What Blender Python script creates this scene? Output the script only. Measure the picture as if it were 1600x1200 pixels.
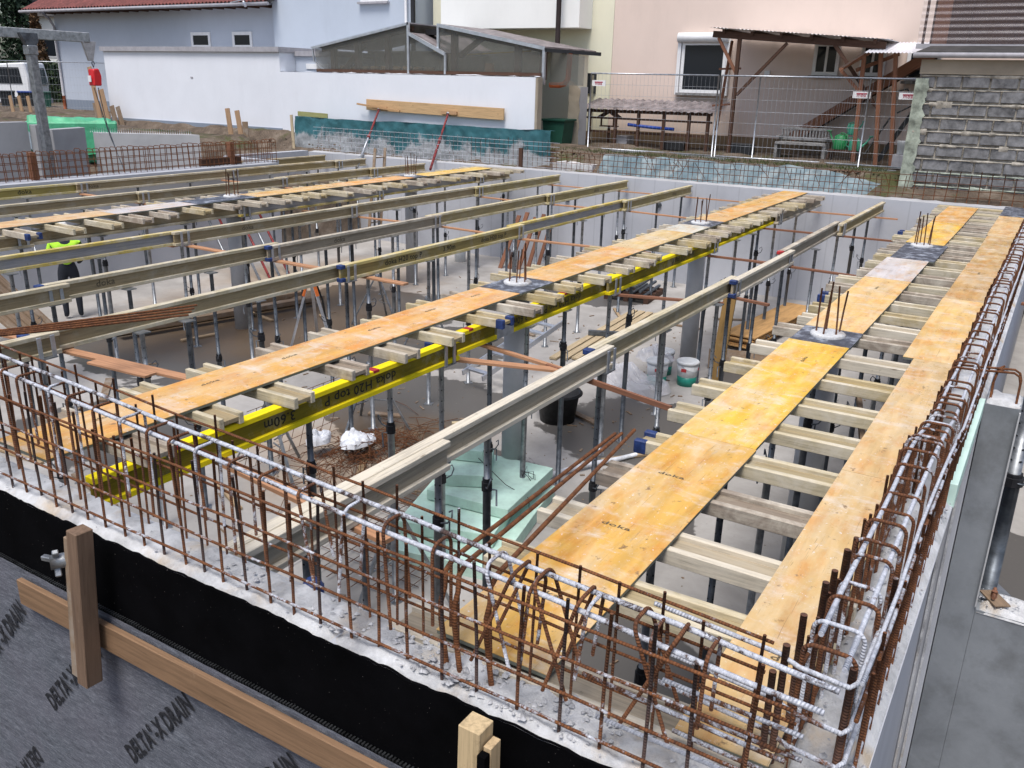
import bpy, bmesh, math, random
from mathutils import Vector, Matrix, noise as mnoise
R = math.radians
random.seed(7)
rnd = random.uniform
S = bpy.context.scene
COL = S.collection
for o in list(bpy.data.objects): bpy.data.objects.remove(o)

# ------------------------------------------------------------------ camera
cam = bpy.data.cameras.new('camera'); cam_ob = bpy.data.objects.new('camera', cam); COL.objects.link(cam_ob)
S.camera = cam_ob
cam.sensor_width = 36.0; cam.lens = 1355.0 / 1600 * 36; cam.clip_start = .05; cam.clip_end = 600
ya, pi_, ro = .5501857, .3348586, -.0248733
fwd = Vector((math.cos(ya) * math.cos(pi_), math.sin(ya) * math.cos(pi_), -math.sin(pi_)))
rt = Vector((math.sin(ya), -math.cos(ya), 0)); dn = fwd.cross(rt)
r2 = math.cos(ro) * rt + math.sin(ro) * dn; d2 = -math.sin(ro) * rt + math.cos(ro) * dn
mw = Matrix((r2, -d2, -fwd)).transposed().to_4x4(); mw.translation = (0, 0, 2.03)
cam_ob.matrix_world = mw

# ------------------------------------------------------------------ world, sun, exposure
W = bpy.data.worlds.new('World'); S.world = W; W.use_nodes = True
wn = W.node_tree; bg = wn.nodes['Background']
sky = wn.nodes.new('ShaderNodeTexSky'); sky.sky_type = 'NISHITA'; sky.sun_disc = False
SUN_EL, SUN_AZ = 66.0, 190.0          # elevation; azimuth measured from +X towards +Y
sky.sun_elevation = R(SUN_EL); sky.sun_rotation = R(90 - SUN_AZ)
sky.air_density = 1.0; sky.dust_density = 3.2; sky.ozone_density = 1.0; sky.altitude = 100
wn.links.new(sky.outputs[0], bg.inputs[0]); bg.inputs[1].default_value = .085
sl = bpy.data.lights.new('sun', 'SUN'); so = bpy.data.objects.new('sun', sl); COL.objects.link(so)
sl.energy = 1.5; sl.angle = R(24); sl.color = (1, .985, .97)
sd = Vector((math.cos(R(SUN_EL)) * math.cos(R(SUN_AZ)), math.cos(R(SUN_EL)) * math.sin(R(SUN_AZ)), math.sin(R(SUN_EL))))
so.rotation_euler = sd.to_track_quat('Z', 'Y').to_euler(); so.location = (0, 0, 30)
S.view_settings.view_transform = 'Standard'; S.view_settings.look = 'None'; S.view_settings.gamma = 1
S.view_settings.use_curve_mapping = False
S.view_settings.exposure = 1.02
S.render.engine = 'CYCLES'
S.cycles.max_bounces = 6; S.cycles.diffuse_bounces = 3; S.cycles.transparent_max_bounces = 12

# ------------------------------------------------------------------ material helper
class N:
    def __init__(s, name):
        s.m = bpy.data.materials.new(name); s.m.use_nodes = True; s.t = s.m.node_tree
        s.b = s.t.nodes['Principled BSDF']; s._v = {}
    def n(s, typ): return s.t.nodes.new('ShaderNode' + typ)
    def l(s, a, b): s.t.links.new(a, b)
    def put(s, sock, v):
        if isinstance(v, bpy.types.NodeSocket): s.l(v, sock)
        elif isinstance(v, (tuple, list)) and len(v) == 3 and sock.type == 'RGBA': sock.default_value = (*v, 1)
        else: sock.default_value = v
    def vec(s, scale=(1, 1, 1), kind='Object', rand=True):
        tc = s.n('TexCoord'); mp = s.n('Mapping'); s.l(tc.outputs[kind], mp.inputs[0]); mp.inputs['Scale'].default_value = scale
        if rand:
            oi = s.n('ObjectInfo'); m = s.n('Math'); m.operation = 'MULTIPLY'; s.l(oi.outputs['Random'], m.inputs[0]); m.inputs[1].default_value = 37.
            s.l(m.outputs[0], mp.inputs['Location'])
        return mp.outputs[0]
    def noise(s, v, sc, det=4, ro=.6, dist=0):
        t = s.n('TexNoise'); s.l(v, t.inputs['Vector']); t.inputs['Scale'].default_value = sc; t.inputs['Detail'].default_value = det
        t.inputs['Roughness'].default_value = ro; t.inputs['Distortion'].default_value = dist; return t.outputs[0]
    def voro(s, v, sc, feat='F1'):
        t = s.n('TexVoronoi'); t.feature = feat; s.l(v, t.inputs['Vector']); t.inputs['Scale'].default_value = sc; return t.outputs[0]
    def wave(s, v, sc, dist=0, dr='X'):
        t = s.n('TexWave'); t.bands_direction = dr; s.l(v, t.inputs['Vector']); t.inputs['Scale'].default_value = sc; t.inputs['Distortion'].default_value = dist; return t.outputs['Fac']
    def ramp(s, f, stops):
        r = s.n('ValToRGB'); s.l(f, r.inputs[0]); e = r.color_ramp.elements
        while len(e) < len(stops): e.new(.5)
        for q, (p, c) in zip(e, stops):
            q.position = p; q.color = (c, c, c, 1) if isinstance(c, (int, float)) else (*c, 1)
        return r.outputs[0]
    def mix(s, f, a, b, mode='MIX'):
        x = s.n('Mix'); x.data_type = 'RGBA'; x.blend_type = mode; s.put(x.inputs[0], f); s.put(x.inputs[6], a); s.put(x.inputs[7], b); return x.outputs[2]
    def math(s, op, a, b=0.):
        x = s.n('Math'); x.operation = op; s.put(x.inputs[0], a); s.put(x.inputs[1], b); return x.outputs[0]
    def ocol(s): return s.n('ObjectInfo').outputs['Color']
    def orand(s): return s.n('ObjectInfo').outputs['Random']
    def bump(s, h, st=.3, d=.01, prev=None):
        x = s.n('Bump'); x.inputs['Strength'].default_value = st; x.inputs['Distance'].default_value = d; s.l(h, x.inputs['Height'])
        if prev: s.l(prev, x.inputs['Normal'])
        return x.outputs[0]
    def done(s, col, rough=.8, bump=None, metal=0, spec=.4, **kw):
        s.put(s.b.inputs['Base Color'], col); s.put(s.b.inputs['Roughness'], rough); s.put(s.b.inputs['Metallic'], metal)
        s.b.inputs['Specular IOR Level'].default_value = spec
        if bump: s.l(bump, s.b.inputs['Normal'])
        for k, v in kw.items(): s.put(s.b.inputs[k.replace('_', ' ')], v)
        return s.m
MT = {}
def plain(name, c, rough=.6, metal=0, var=.12, sc=6, bump=.15, spec=.4):
    a = N(name); v = a.vec(); f = a.noise(v, sc, 5, .65)
    d = tuple(max(0, x * (1 - var * 1.6)) for x in c); h = tuple(min(1, x * (1 + var)) for x in c)
    col = a.ramp(f, [(.3, d), (.7, h)])
    MT[name] = a.done(col, rough, a.bump(a.noise(v, sc * 8, 3), bump, .004), metal, spec); return MT[name]
def wood(name, c, dust=None, damt=.45, sc=(1.5, 30, 30), use_ocol=False, rough=.8, dark=.55, knots=True):
    a = N(name); v = a.vec(sc); v2 = a.vec((1, 1, 1))
    base = a.ocol() if use_ocol else c
    g = a.noise(v, 1.6, 6, .65, .6)
    k = a.ramp(g, [(.25, dark), (.55, 1.0), (.8, 1.12)])
    col = a.mix(1.0, base, k, 'MULTIPLY')
    if knots:
        kn = a.ramp(a.voro(a.vec((2.2, 9, 9)), 1.0), [(.0, .0), (.09, 1.)])
        col = a.mix(a.math('SUBTRACT', 1.0, kn), col, (.10, .055, .025))
    if dust:
        dm = a.ramp(a.noise(v2, 3.2, 7, .72, .4), [(1 - damt - .06, 0.), (1 - damt + .16, 1.)])
        col = a.mix(a.math('MULTIPLY', dm, .8), col, dust)
    st = a.ramp(a.noise(v2, 14, 6, .75), [(.62, 0.), (.74, .7)])
    col = a.mix(st, col, tuple(x * .35 for x in c))
    h = a.math('ADD', g, a.math('MULTIPLY', a.noise(v2, 60, 3), .4))
    MT[name] = a.done(col, rough, a.bump(h, .35, .004), 0, .25); return MT[name]
def concrete(name, c, stain=(.25, .22, .2), samt=.35, sc=1.2, rough=.85, form=False, bump=.25, vk=1.):
    a = N(name); v = a.vec(rand=False); f = a.noise(v, sc, 8, .65, .3)
    col = a.ramp(f, [(.25, tuple(x * (1 - .22 * vk) for x in c)), (.5, c), (.78, tuple(min(1, x * (1 + .14 * vk)) for x in c))])
    s1 = a.ramp(a.noise(v, sc * .7, 6, .7), [(1 - samt, 0.), (1 - samt + .2, .55)]); col = a.mix(s1, col, stain)
    p = a.ramp(a.voro(v, 38), [(.0, 1.), (.07, .0)]); col = a.mix(a.math('MULTIPLY', p, .45), col, tuple(x * .5 for x in c))
    if form:
        w = a.ramp(a.wave(a.vec((1, 1, 1), rand=False), .62, .0, 'Y'), [(.0, 1.), (.012, 0.)]); col = a.mix(a.math('MULTIPLY', w, .35), col, tuple(x * .6 for x in c))
    b = a.bump(a.noise(v, 30, 6, .7), bump, .006)
    MT[name] = a.done(col, rough, b, 0, .3); return MT[name]

# timber of the formwork
wood('beam_flange', (.50, .42, .26), (.64, .58, .47), .5, use_ocol=True, dark=.45)
wood('beam_yellow', (.50, .42, .26), (.55, .45, .18), .22, use_ocol=True, dark=.78, knots=False)
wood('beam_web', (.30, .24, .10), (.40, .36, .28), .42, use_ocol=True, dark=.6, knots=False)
wood('timber_new', (.50, .31, .16), (.45, .34, .24), .3, use_ocol=True)
wood('timber_old', (.25, .175, .115), (.33, .30, .26), .45)
wood('timber_red', (.24, .11, .065), (.24, .17, .13), .3, dark=.6)
wood('timber_dark', (.085, .045, .03), None, 0, dark=.5)
wood('plywood', (.52, .30, .12), (.45, .33, .20), .35, sc=(1.2, 8, 14), use_ocol=True, knots=False)

def m_panel():
    a = N('formwork_panel'); v = a.vec((1, 1, 1)); vs = a.vec((1.0, 9, 9))
    base = a.ocol()
    g = a.ramp(a.noise(vs, 1.5, 5, .6, .5), [(.25, .74), (.6, 1.), (.85, 1.12)])
    col = a.mix(1., base, g, 'MULTIPLY')
    # three-ply board strips along the length
    st = a.ramp(a.wave(a.vec((1, 1, 1)), 1.35, 0, 'Y'), [(.0, .0), (.03, 1.)])
    # ground-in cement film, worn patches, spots, scratches
    film = a.ramp(a.noise(a.vec((1.1, 2.4, 2)), 1.5, 9, .7, .3), [(.44, 0.), (.70, .75)])
    col = a.mix(film, col, (.66, .55, .38))
    smear = a.ramp(a.noise(a.vec((.8, 3.2, 2)), 2.0, 9, .75, .5), [(.60, 0.), (.74, .6)])
    col = a.mix(smear, col, (.42, .40, .38))
    film2 = a.ramp(a.noise(a.vec((2.6, 1.2, 2)), 2.4, 9, .72, .25), [(.52, 0.), (.72, .7)])
    col = a.mix(film2, col, (.70, .66, .62))
    org = a.ramp(a.noise(a.vec((1.4, 3.4, 2)), 2.2, 6, .65), [(.49, 0.), (.66, .72)])
    col = a.mix(org, col, a.mix(1., col, (.93, .66, .42), 'MULTIPLY'))
    spot = a.ramp(a.noise(v, 16, 5, .7), [(.62, 0.), (.69, .85)])
    col = a.mix(spot, col, (.20, .12, .06))
    scr = a.ramp(a.noise(a.vec((2.2, 70, 2)), 1.2, 3, .6, 1.6), [(.66, 0.), (.71, .6)])
    col = a.mix(scr, col, (.17, .10, .05))
    scr2 = a.ramp(a.noise(a.vec((40, 3, 2)), 1.1, 3, .6, 1.2), [(.72, 0.), (.75, .35)])
    col = a.mix(scr2, col, (.17, .10, .06))
    fleck = a.ramp(a.noise(v, 38, 4, .75), [(.63, 0.), (.69, .9)])
    col = a.mix(fleck, col, (.72, .70, .68))
    MT['panel'] = a.done(col, a.ramp(a.noise(v, 3, 6, .7), [(.35, .24), (.65, .65)]), a.bump(a.noise(v, 40, 5), .12, .003), 0, .35)
m_panel()
plain('panel_edge', (.16, .17, .14), .7)
def m_cap():
    a = N('bitumen_sheet'); v = a.vec(); 
    col = a.ramp(a.noise(v, 9, 8, .7), [(.3, (.03, .033, .042)), (.5, (.075, .08, .10)), (.60, (.24, .26, .30)), (.75, (.46, .48, .52))])
    MT['sheet_black'] = a.done(col, .5, a.bump(a.noise(v, 20, 5), .4, .006), 0, .4)
m_cap()

def m_rust():
    a = N('rebar_steel'); v = a.vec((1, 1, 1))
    f = a.noise(v, 28, 6, .7); col = a.ramp(f, [(.25, (.055, .022, .012)), (.5, (.17, .065, .026)), (.75, (.32, .125, .045))])
    uv = a.n('TexCoord'); sx = a.n('SeparateXYZ'); a.l(uv.outputs['UV'], sx.inputs[0])
    ribs = a.math('SINE', a.math('ADD', a.math('MULTIPLY', sx.outputs[0], 2 * math.pi / .011), a.math('MULTIPLY', sx.outputs[1], 6.283)))
    am = a.n('SeparateColor'); a.l(a.ocol(), am.inputs[0])
    thr = a.math('SUBTRACT', .78, a.math('MULTIPLY', am.outputs[0], .56))
    cm = a.noise(v, 8, 8, .8, .4); gn = a.n('SeparateXYZ'); gg = a.n('NewGeometry'); a.l(gg.outputs['Normal'], gn.inputs[0])
    cm = a.math('ADD', cm, a.math('MULTIPLY', gn.outputs[2], .03))
    mask = a.math('MULTIPLY', a.math('SUBTRACT', cm, thr), 14.); cl = a.n('Clamp'); a.l(mask, cl.inputs[0])
    cem = a.ramp(a.noise(v, 60, 5, .7), [(.3, (.30, .31, .35)), (.7, (.66, .68, .73))])
    # bare (not yet rusted) dark steel in the green channel
    col = a.mix(am.outputs[1], col, (.045, .05, .058))
    col = a.mix(a.math('MULTIPLY', a.math('ADD', ribs, 1.), .22), col, (.02, .012, .01))
    col = a.mix(cl.outputs[0], col, cem)
    h = a.math('ADD', a.math('MULTIPLY', ribs, .5), a.math('MULTIPLY', cl.outputs[0], .9))
    MT['rebar'] = a.done(col, .85, a.bump(h, .6, .004), 0, .25)
m_rust()
plain('steel_dark', (.115, .13, .148), .45, .55, .35, 10)
plain('steel_galv', (.30, .315, .33), .42, .7, .3, 12)
plain('steel_light', (.48, .50, .53), .38, .7, .2, 12)
plain('steel_black', (.022, .022, .025), .6, .3, .4, 12)
plain('alu', (.62, .64, .68), .35, .8, .12)
plain('plastic_blue', (.022, .045, .15), .5, 0, .35, 25)
plain('plastic_red', (.42, .03, .03), .5, 0, .3, 20)
plain('sticker_yellow', (.62, .42, .03), .6)
plain('sticker_lime', (.55, .70, .08), .6)
plain('sticker_white', (.72, .72, .72), .6)
plain('print_ink', (.018, .016, .012), .75, 0, .3, 60)
plain('print_faded', (.13, .10, .06), .8, 0, .5, 60)
plain('print_grey', (.016, .017, .022), .9, 0, .5, 80)
concrete('concrete_wall', (.44, .45, .48), (.33, .33, .36), .42, .5, form=True)
concrete('concrete_col', (.46, .46, .46), (.36, .36, .35), .35, 2.2)
concrete('concrete_dark', (.23, .245, .26), (.075, .075, .07), .52, 1.6, vk=1.7)
concrete('concrete_precast', (.40, .40, .405), (.3, .3, .3), .3, .8)
def m_top():
    a = N('concrete_rough'); v = a.vec(rand=False)
    col = a.ramp(a.noise(v, 7, 9, .72), [(.2, (.30, .30, .30)), (.45, (.55, .55, .55)), (.72, (.74, .745, .755))])
    ru = a.ramp(a.noise(v, 3.1, 5, .6), [(.54, 0.), (.70, .7)]); col = a.mix(ru, col, (.50, .37, .22))
    sp = a.ramp(a.voro(v, 60), [(.0, 1.), (.1, 0.)]); col = a.mix(a.math('MULTIPLY', sp, .5), col, (.25, .25, .25))
    gr = a.ramp(a.noise(v, 1.6, 6, .7), [(.52, 0.), (.66, .75)]); col = a.mix(gr, col, (.26, .26, .27))
    MT['concrete_top'] = a.done(col, .92, a.bump(a.noise(v, 34, 8, .75), .8, .018), 0, .2)
m_top()
ZF_ = -2.40
def m_floor():
    a = N('pit_floor'); v = a.vec(rand=False)
    col = a.ramp(a.noise(v, .8, 9, .68, .3), [(.25, (.25, .235, .215)), (.5, (.37, .35, .325)), (.75, (.50, .48, .455))])
    def blobs(L):
        acc = None
        for (x, y, r) in L:
            d = a.n('VectorMath'); d.operation = 'DISTANCE'; a.l(v, d.inputs[0]); d.inputs[1].default_value = (x, y, ZF_)
            q = a.math('SUBTRACT', 1., a.math('DIVIDE', d.outputs['Value'], r)); acc = q if acc is None else a.math('MAXIMUM', acc, q)
        return acc
    nz = a.noise(v, .9, 6, .62, .3)
    wet = a.ramp(a.math('ADD', a.math('MULTIPLY', blobs([(10.2, 4.3, 1.7), (12.4, 11.6, 3.3), (9.6, 12.2, 2.8), (9.2, 7.4, 1.9), (11.6, 9.0, 2.0), (7.6, 5.3, 1.3), (17.2, 8.2, 1.6), (6.2, 10.0, 1.6), (5.0, 2.2, 1.6), (7.9, 3.2, .9), (13.0, 3.2, 1.3), (8.8, -.7, 1.5), (13.8, -.5, 1.6)]), .9), a.math('MULTIPLY', nz, .9)), [(.665, 0.), (.69, 1.)])
    mud = a.ramp(a.math('ADD', blobs([(7.6, 6.8, 2.3), (11.5, 12.5, 4.5), (14.5, 14.0, 4.0)]), a.math('MULTIPLY', nz, .7)), [(.55, 0.), (.95, 1.)])
    col = a.mix(a.math('MULTIPLY', mud, .6), col, (.34, .24, .15))
    wc = a.mix(mud, (.105, .098, .09), (.12, .085, .055))
    col = a.mix(wet, col, wc)
    rg = a.mix(wet, (.8, .8, .8), (.16, .16, .16)); 
    sp = a.ramp(a.noise(v, 18, 5, .7), [(.63, 0.), (.72, .5)]); col = a.mix(sp, col, (.2, .18, .16))
    MT['pit_floor'] = a.done(col, a.math('ADD', a.math('MULTIPLY', wet, -.42), .82), a.bump(a.noise(v, 20, 6), .12, .006), 0, .22)
m_floor()
def m_soil():
    a = N('soil'); v = a.vec(rand=False)
    col = a.ramp(a.noise(v, 1.6, 9, .7), [(.25, (.05, .04, .032)), (.5, (.14, .108, .082)), (.75, (.29, .24, .19))])
    g = a.ramp(a.noise(v, .5, 6, .7), [(.54, 0.), (.62, 1.)]); col = a.mix(a.math('MULTIPLY', g, .7), col, (.07, .085, .025))
    MT['soil'] = a.done(col, .95, a.bump(a.noise(v, 9, 8, .75), 1., .06), 0, .1)
m_soil()
plain('paving', (.28, .28, .285), .85, 0, .2, 2)
def m_membrane():
    a = N('black_membrane'); v = a.vec(rand=False); sp = a.ramp(a.noise(v, 90, 2, .5), [(.74, 0.), (.77, 1.)])
    col = a.mix(sp, a.ramp(a.noise(v, 5, 6), [(.3, (.0012, .0012, .0015)), (.75, (.0032, .0032, .004))]), (.18, .16, .15))
    MT['membrane'] = a.done(col, .95, a.bump(a.noise(v, 240, 2), .2, .002), 0, .04)
    a = N('drain_fabric'); v = a.vec(rand=False)
    f1 = a.noise(a.vec((1, 10, 90), rand=False), 1.4, 5, .75, .4); f2 = a.noise(a.vec((1, 26, 26), rand=False), 2.2, 6, .8, 3.5); f3 = a.noise(v, 2.2, 5)
    col = a.ramp(a.math('ADD', a.math('MULTIPLY', f1, .5), a.math('MULTIPLY', f2, .5)), [(.34, (.045, .05, .06)), (.5, (.115, .123, .142)), (.64, (.27, .285, .315))])
    col = a.mix(a.ramp(f3, [(.35, .0), (.75, .35)]), col, (.17, .15, .18))
    MT['fabric'] = a.done(col, .95, a.bump(f2, .4, .002, a.bump(a.noise(a.vec((1, 1.2, 3), rand=False), 2.0, 4, .5, .6), .5, .03, a.bump(a.voro(a.vec((1, 1, 1), rand=False), 42), .25, .004))), 0, .1)
m_membrane()
def stucco(name, c, grime=.12):
    a = N(name); v = a.vec(rand=False); f = a.noise(v, .9, 6, .6)
    col = a.ramp(f, [(.3, tuple(x * (1 - grime) for x in c)), (.7, c)])
    st = a.ramp(a.noise(a.vec((1, 1.6, .45), rand=False), 1.0, 7, .72), [(.52, 0.), (.80, .2)])
    col = a.mix(st, col, tuple(x * .66 for x in c))
    MT[name] = a.done(col, .9, a.bump(a.noise(v, 70, 4), .35, .006), 0, .2)
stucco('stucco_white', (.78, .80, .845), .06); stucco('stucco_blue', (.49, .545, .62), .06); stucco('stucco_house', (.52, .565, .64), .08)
stucco('stucco_cream', (.80, .77, .60), .06); stucco('stucco_bright', (.86, .86, .82), .04); stucco('stucco_pink', (.76, .62, .54), .05)
stucco('plinth_grey', (.25, .29, .35)); stucco('plinth_brown', (.26, .18, .11), .3); stucco('render_old', (.42, .36, .28), .3)
plain('fascia', (.38, .37, .39), .6); plain('white_paint', (.80, .80, .80), .45, 0, .05); plain('black_paint', (.02, .02, .022), .4)
plain('brown_pipe', (.022, .016, .016), .7, 0, .2, 6, .1, .1); plain('roof_dark', (.05, .046, .044), .8, 0, .4, 3)
plain('orange_pipe', (.50, .12, .035), .45, 0, .2, 10); plain('bin_green', (.015, .075, .05), .5); plain('bin_blue', (.02, .06, .30), .5); plain('bin_black', (.02, .022, .025), .5)
plain('xps', (.53, .73, .63), .9, 0, .16, 3, .3, .1); plain('xps_pale', (.55, .73, .64), .75, 0, .06, 5)
plain('tub_black', (.018, .019, .02), .55, 0, .6, 14); plain('pail_white', (.72, .74, .74), .4, 0, .1); plain('pail_teal', (.02, .25, .19), .4); plain('label_red', (.5, .05, .05), .5)
plain('bag_film', (.66, .68, .72), .3, 0, .2, 8); plain('red_steel', (.23, .035, .035), .55, .2, .4, 14)
plain('hoist_red', (.62, .02, .025), .4, 0, .1); plain('rubber', (.02, .02, .02), .7); plain('cable_yellow', (.65, .45, .03), .5)
plain('hivis', (.42, .78, .04), .8, 0, .15, 10); plain('trousers', (.02, .024, .034), .9); plain('skin', (.48, .28, .2), .6); plain('helmet', (.75, .75, .72), .35)
plain('tripod_orange', (.62, .15, .03), .5); plain('watering_green', (.02, .22, .07), .45); plain('mint', (.05, .35, .22), .45)
plain('conc_block', (.20, .20, .205), .9, 0, .42, 4.5, .8); plain('mortar', (.36, .33, .28), .95, 0, .45, 6, .9); plain('moss_mortar', (.36, .40, .33), .95, 0, .4, 4, .9)
plain('rubble', (.42, .42, .43), .95, 0, .3, 30); plain('sign_white', (.78, .78, .78), .5, 0, .03); plain('sign_red', (.38, .02, .05), .5)
plain('roof_tile', (.17, .05, .042), .75, 0, .3, 3); plain('corrugated', (.22, .19, .19), .6, 0, .45, 3); plain('van_white', (.78, .79, .80), .3, 0, .03)
plain('bench_stone', (.27, .265, .26), .9, 0, .4, 8); plain('grass_moss', (.07, .09, .025), .95, 0, .5, 8, .8)
def glass(name, c, rough=.08):
    a = N(name); MT[name] = a.done(c, rough, None, 0, .28)
glass('glass_dark', (.018, .022, .028)); glass('glass_grey', (.05, .06, .07))
def m_film(name, c, alpha, rough=.25):
    a = N(name); v = a.vec(rand=False); al = a.ramp(a.noise(v, 2, 5), [(.3, alpha * .85), (.7, min(1, alpha * 1.1))])
    MT[name] = a.done(c, rough, a.bump(a.noise(v, 4, 4), .3, .02), 0, .5, Alpha=al)
m_film('pvc_film', (.17, .168, .15), .40); m_film('poly_sheet', (.80, .80, .84), .5, .22); m_film('poly_clear', (.40, .37, .39), .26, .2); m_film('poly_pale', (.74, .75, .80), .88, .3)
def m_tarp(name, c, spl=0., spc=(.42, .43, .44)):
    a = N(name); v = a.vec(rand=False)
    col = a.ramp(a.noise(v, 2.5, 6, .65), [(.3, tuple(x * .65 for x in c)), (.7, tuple(min(1, x * 1.2) for x in c))])
    if spl:
        sx = a.n('SeparateXYZ'); tc = a.n('TexCoord'); a.l(tc.outputs['Object'], sx.inputs[0])
        hz = a.math('MULTIPLY', sx.outputs[2], .44)
        m = a.ramp(a.math('SUBTRACT', a.noise(a.vec((1, 1.0, .8), rand=False), 1.1, 8, .7, .2), hz), [(.33, 0.), (.40, .9)])
        col = a.mix(m, col, a.ramp(a.noise(v, 14, 6, .7), [(.3, tuple(x * .6 for x in spc)), (.7, spc)]))
    MT[name] = a.done(col, .45, a.bump(a.noise(v, 7, 5, .6), .5, .03), 0, .45)
m_tarp('tarp_teal', (.032, .125, .145), 1.); m_tarp('tarp_blue', (.13, .185, .205)); m_tarp('tarp_green', (.09, .42, .22)); m_tarp('tarp_silver', (.22, .25, .28))
def m_leaf(name, c):
    a = N(name); r = a.orand(); v = a.vec(rand=False); col = a.ramp(a.noise(v, 3, 4), [(.3, tuple(x * .4 for x in c)), (.7, tuple(x * 1.3 for x in c))]); MT[name] = a.done(col, .7, None, 0, .3)
m_leaf('leaf_dark', (.022, .045, .022)); m_leaf('leaf_hedge', (.04, .065, .025)); m_leaf('leaf_brown', (.14, .08, .04))

# ------------------------------------------------------------------ mesh helper
class MB:
    def __init__(s): s.v = []; s.f = []; s.uv = []; s.sm = []
    def quadbox(s, c8):
        k = len(s.v); s.v += [tuple(p) for p in c8]
        for q in ((0, 3, 2, 1), (4, 5, 6, 7), (0, 1, 5, 4), (1, 2, 6, 5), (2, 3, 7, 6), (3, 0, 4, 7)):
            s.f.append([k + i for i in q]); s.uv.append([(0, 0)] * 4); s.sm.append(False)
        return s
    def box(s, x0, x1, y0, y1, z0, z1):
        return s.quadbox([(x0, y0, z0), (x1, y0, z0), (x1, y1, z0), (x0, y1, z0), (x0, y0, z1), (x1, y0, z1), (x1, y1, z1), (x0, y1, z1)])
    def bar(s, p, q, w, h, up=(0, 0, 1)):            # rectangular bar p->q, width w sideways, height h along up
        p = Vector(p); q = Vector(q); d = (q - p).normalized(); u = Vector(up)
        sd = d.cross(u)
        if sd.length < 1e-4: sd = d.cross(Vector((1, 0, 0)))
        sd.normalize(); u = sd.cross(d); a = sd * w / 2; b = u * h / 2
        s.fr = (p, d, sd, u) if not s.v else None
        return s.quadbox([p - a - b, q - a - b, q + a - b, p + a - b, p - a + b, q - a + b, q + a + b, p + a + b])
    def tube(s, pts, r, n=7, caps=True, smooth=True, closed=False):
        pts = [Vector(p) for p in pts]; m = len(pts); rr = r if isinstance(r, (list, tuple)) else [r] * m
        k = len(s.v); L = 0.; Ls = [0.]; prev = None
        for i in range(m):
            if closed: t = (pts[(i + 1) % m] - pts[i - 1])
            else: t = (pts[min(i + 1, m - 1)] - pts[max(i - 1, 0)])
            t.normalize()
            if prev is None:
                a = t.cross(Vector((0, 0, 1)))
                if a.length < .2: a = t.cross(Vector((1, 0, 0)))
                a.normalize()
            else:
                a = prev - t * prev.dot(t); a.normalize()
            prev = a; b = t.cross(a)
            for j in range(n):
                an = 2 * math.pi * j / n; s.v.append(tuple(pts[i] + (a * math.cos(an) + b * math.sin(an)) * rr[i]))
            if i: L += (pts[i] - pts[i - 1]).length; Ls.append(L)
        rng = range(m) if closed else range(m - 1)
        for i in rng:
            i2 = (i + 1) % m
            for j in range(n):
                j2 = (j + 1) % n; s.f.append([k + i * n + j, k + i2 * n + j, k + i2 * n + j2, k + i * n + j2][::-1])
                l2 = Ls[i2] if i2 else L; s.uv.append([(Ls[i], j / n), (l2, j / n), (l2, (j + 1) / n), (Ls[i], (j + 1) / n)][::-1]); s.sm.append(smooth)
        if caps and not closed:
            s.f.append([k + j for j in range(n)]); s.uv.append([(0, 0)] * n); s.sm.append(False)
            s.f.append([k + (m - 1) * n + j for j in range(n)][::-1]); s.uv.append([(0, 0)] * n); s.sm.append(False)
        return s
    def lathe(s, prof, c=(0, 0, 0), n=20, smooth=True):   # prof: (r,z) list
        k = len(s.v)
        for r, z in prof:
            for j in range(n):
                a = 2 * math.pi * j / n; s.v.append((c[0] + r * math.cos(a), c[1] + r * math.sin(a), c[2] + z))
        for i in range(len(prof) - 1):
            for j in range(n):
                j2 = (j + 1) % n; s.f.append([k + i * n + j, k + i * n + j2, k + (i + 1) * n + j2, k + (i + 1) * n + j]); s.uv.append([(0, 0)] * 4); s.sm.append(smooth)
        for i, rev in ((0, True), (len(prof) - 1, False)):
            q = [k + i * n + j for j in range(n)]; s.f.append(q[::-1] if rev else q); s.uv.append([(0, 0)] * n); s.sm.append(False)
        return s
    def prism(s, poly, axis, a, b):                     # poly of 2D pts in the other two axes
        k = len(s.v); n = len(poly)
        def P(p, t):
            return {'x': (t, p[0], p[1]), 'y': (p[0], t, p[1]), 'z': (p[0], p[1], t)}[axis]
        s.v += [P(p, a) for p in poly] + [P(p, b) for p in poly]
        s.f.append([k + i for i in range(n)][::-1]); s.f.append([k + n + i for i in range(n)])
        for i in range(n): s.f.append([k + i, k + (i + 1) % n, k + n + (i + 1) % n, k + n + i])
        s.uv += [[(0, 0)] * len(f) for f in s.f[-n - 2:]]; s.sm += [False] * (n + 2); return s
    def grid(s, nu, nv, fn, smooth=True):
        k = len(s.v)
        for i in range(nu + 1):
            for j in range(nv + 1): s.v.append(tuple(fn(i / nu, j / nv)))
        for i in range(nu):
            for j in range(nv):
                q = k + i * (nv + 1) + j; s.f.append([q, q + nv + 1, q + nv + 2, q + 1]); s.uv.append([(0, 0)] * 4); s.sm.append(smooth)
        return s
    def rock(s, c, r):
        k = len(s.v); ph = [(0, 0, 1)] + [(math.cos(a), math.sin(a), rnd(-.3, .3)) for a in [i * 1.2566 + rnd(0, .4) for i in range(5)]] + [(0, 0, -1)]
        for p in ph:
            q = r * rnd(.6, 1.2); s.v.append((c[0] + p[0] * q, c[1] + p[1] * q, c[2] + p[2] * q * .7))
        for i in range(5):
            j = (i + 1) % 5
            for t in ([k, k + 1 + i, k + 1 + j], [k + 6, k + 1 + j, k + 1 + i]): s.f.append(t); s.uv.append([(0, 0)] * 3); s.sm.append(False)
        return s
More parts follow.
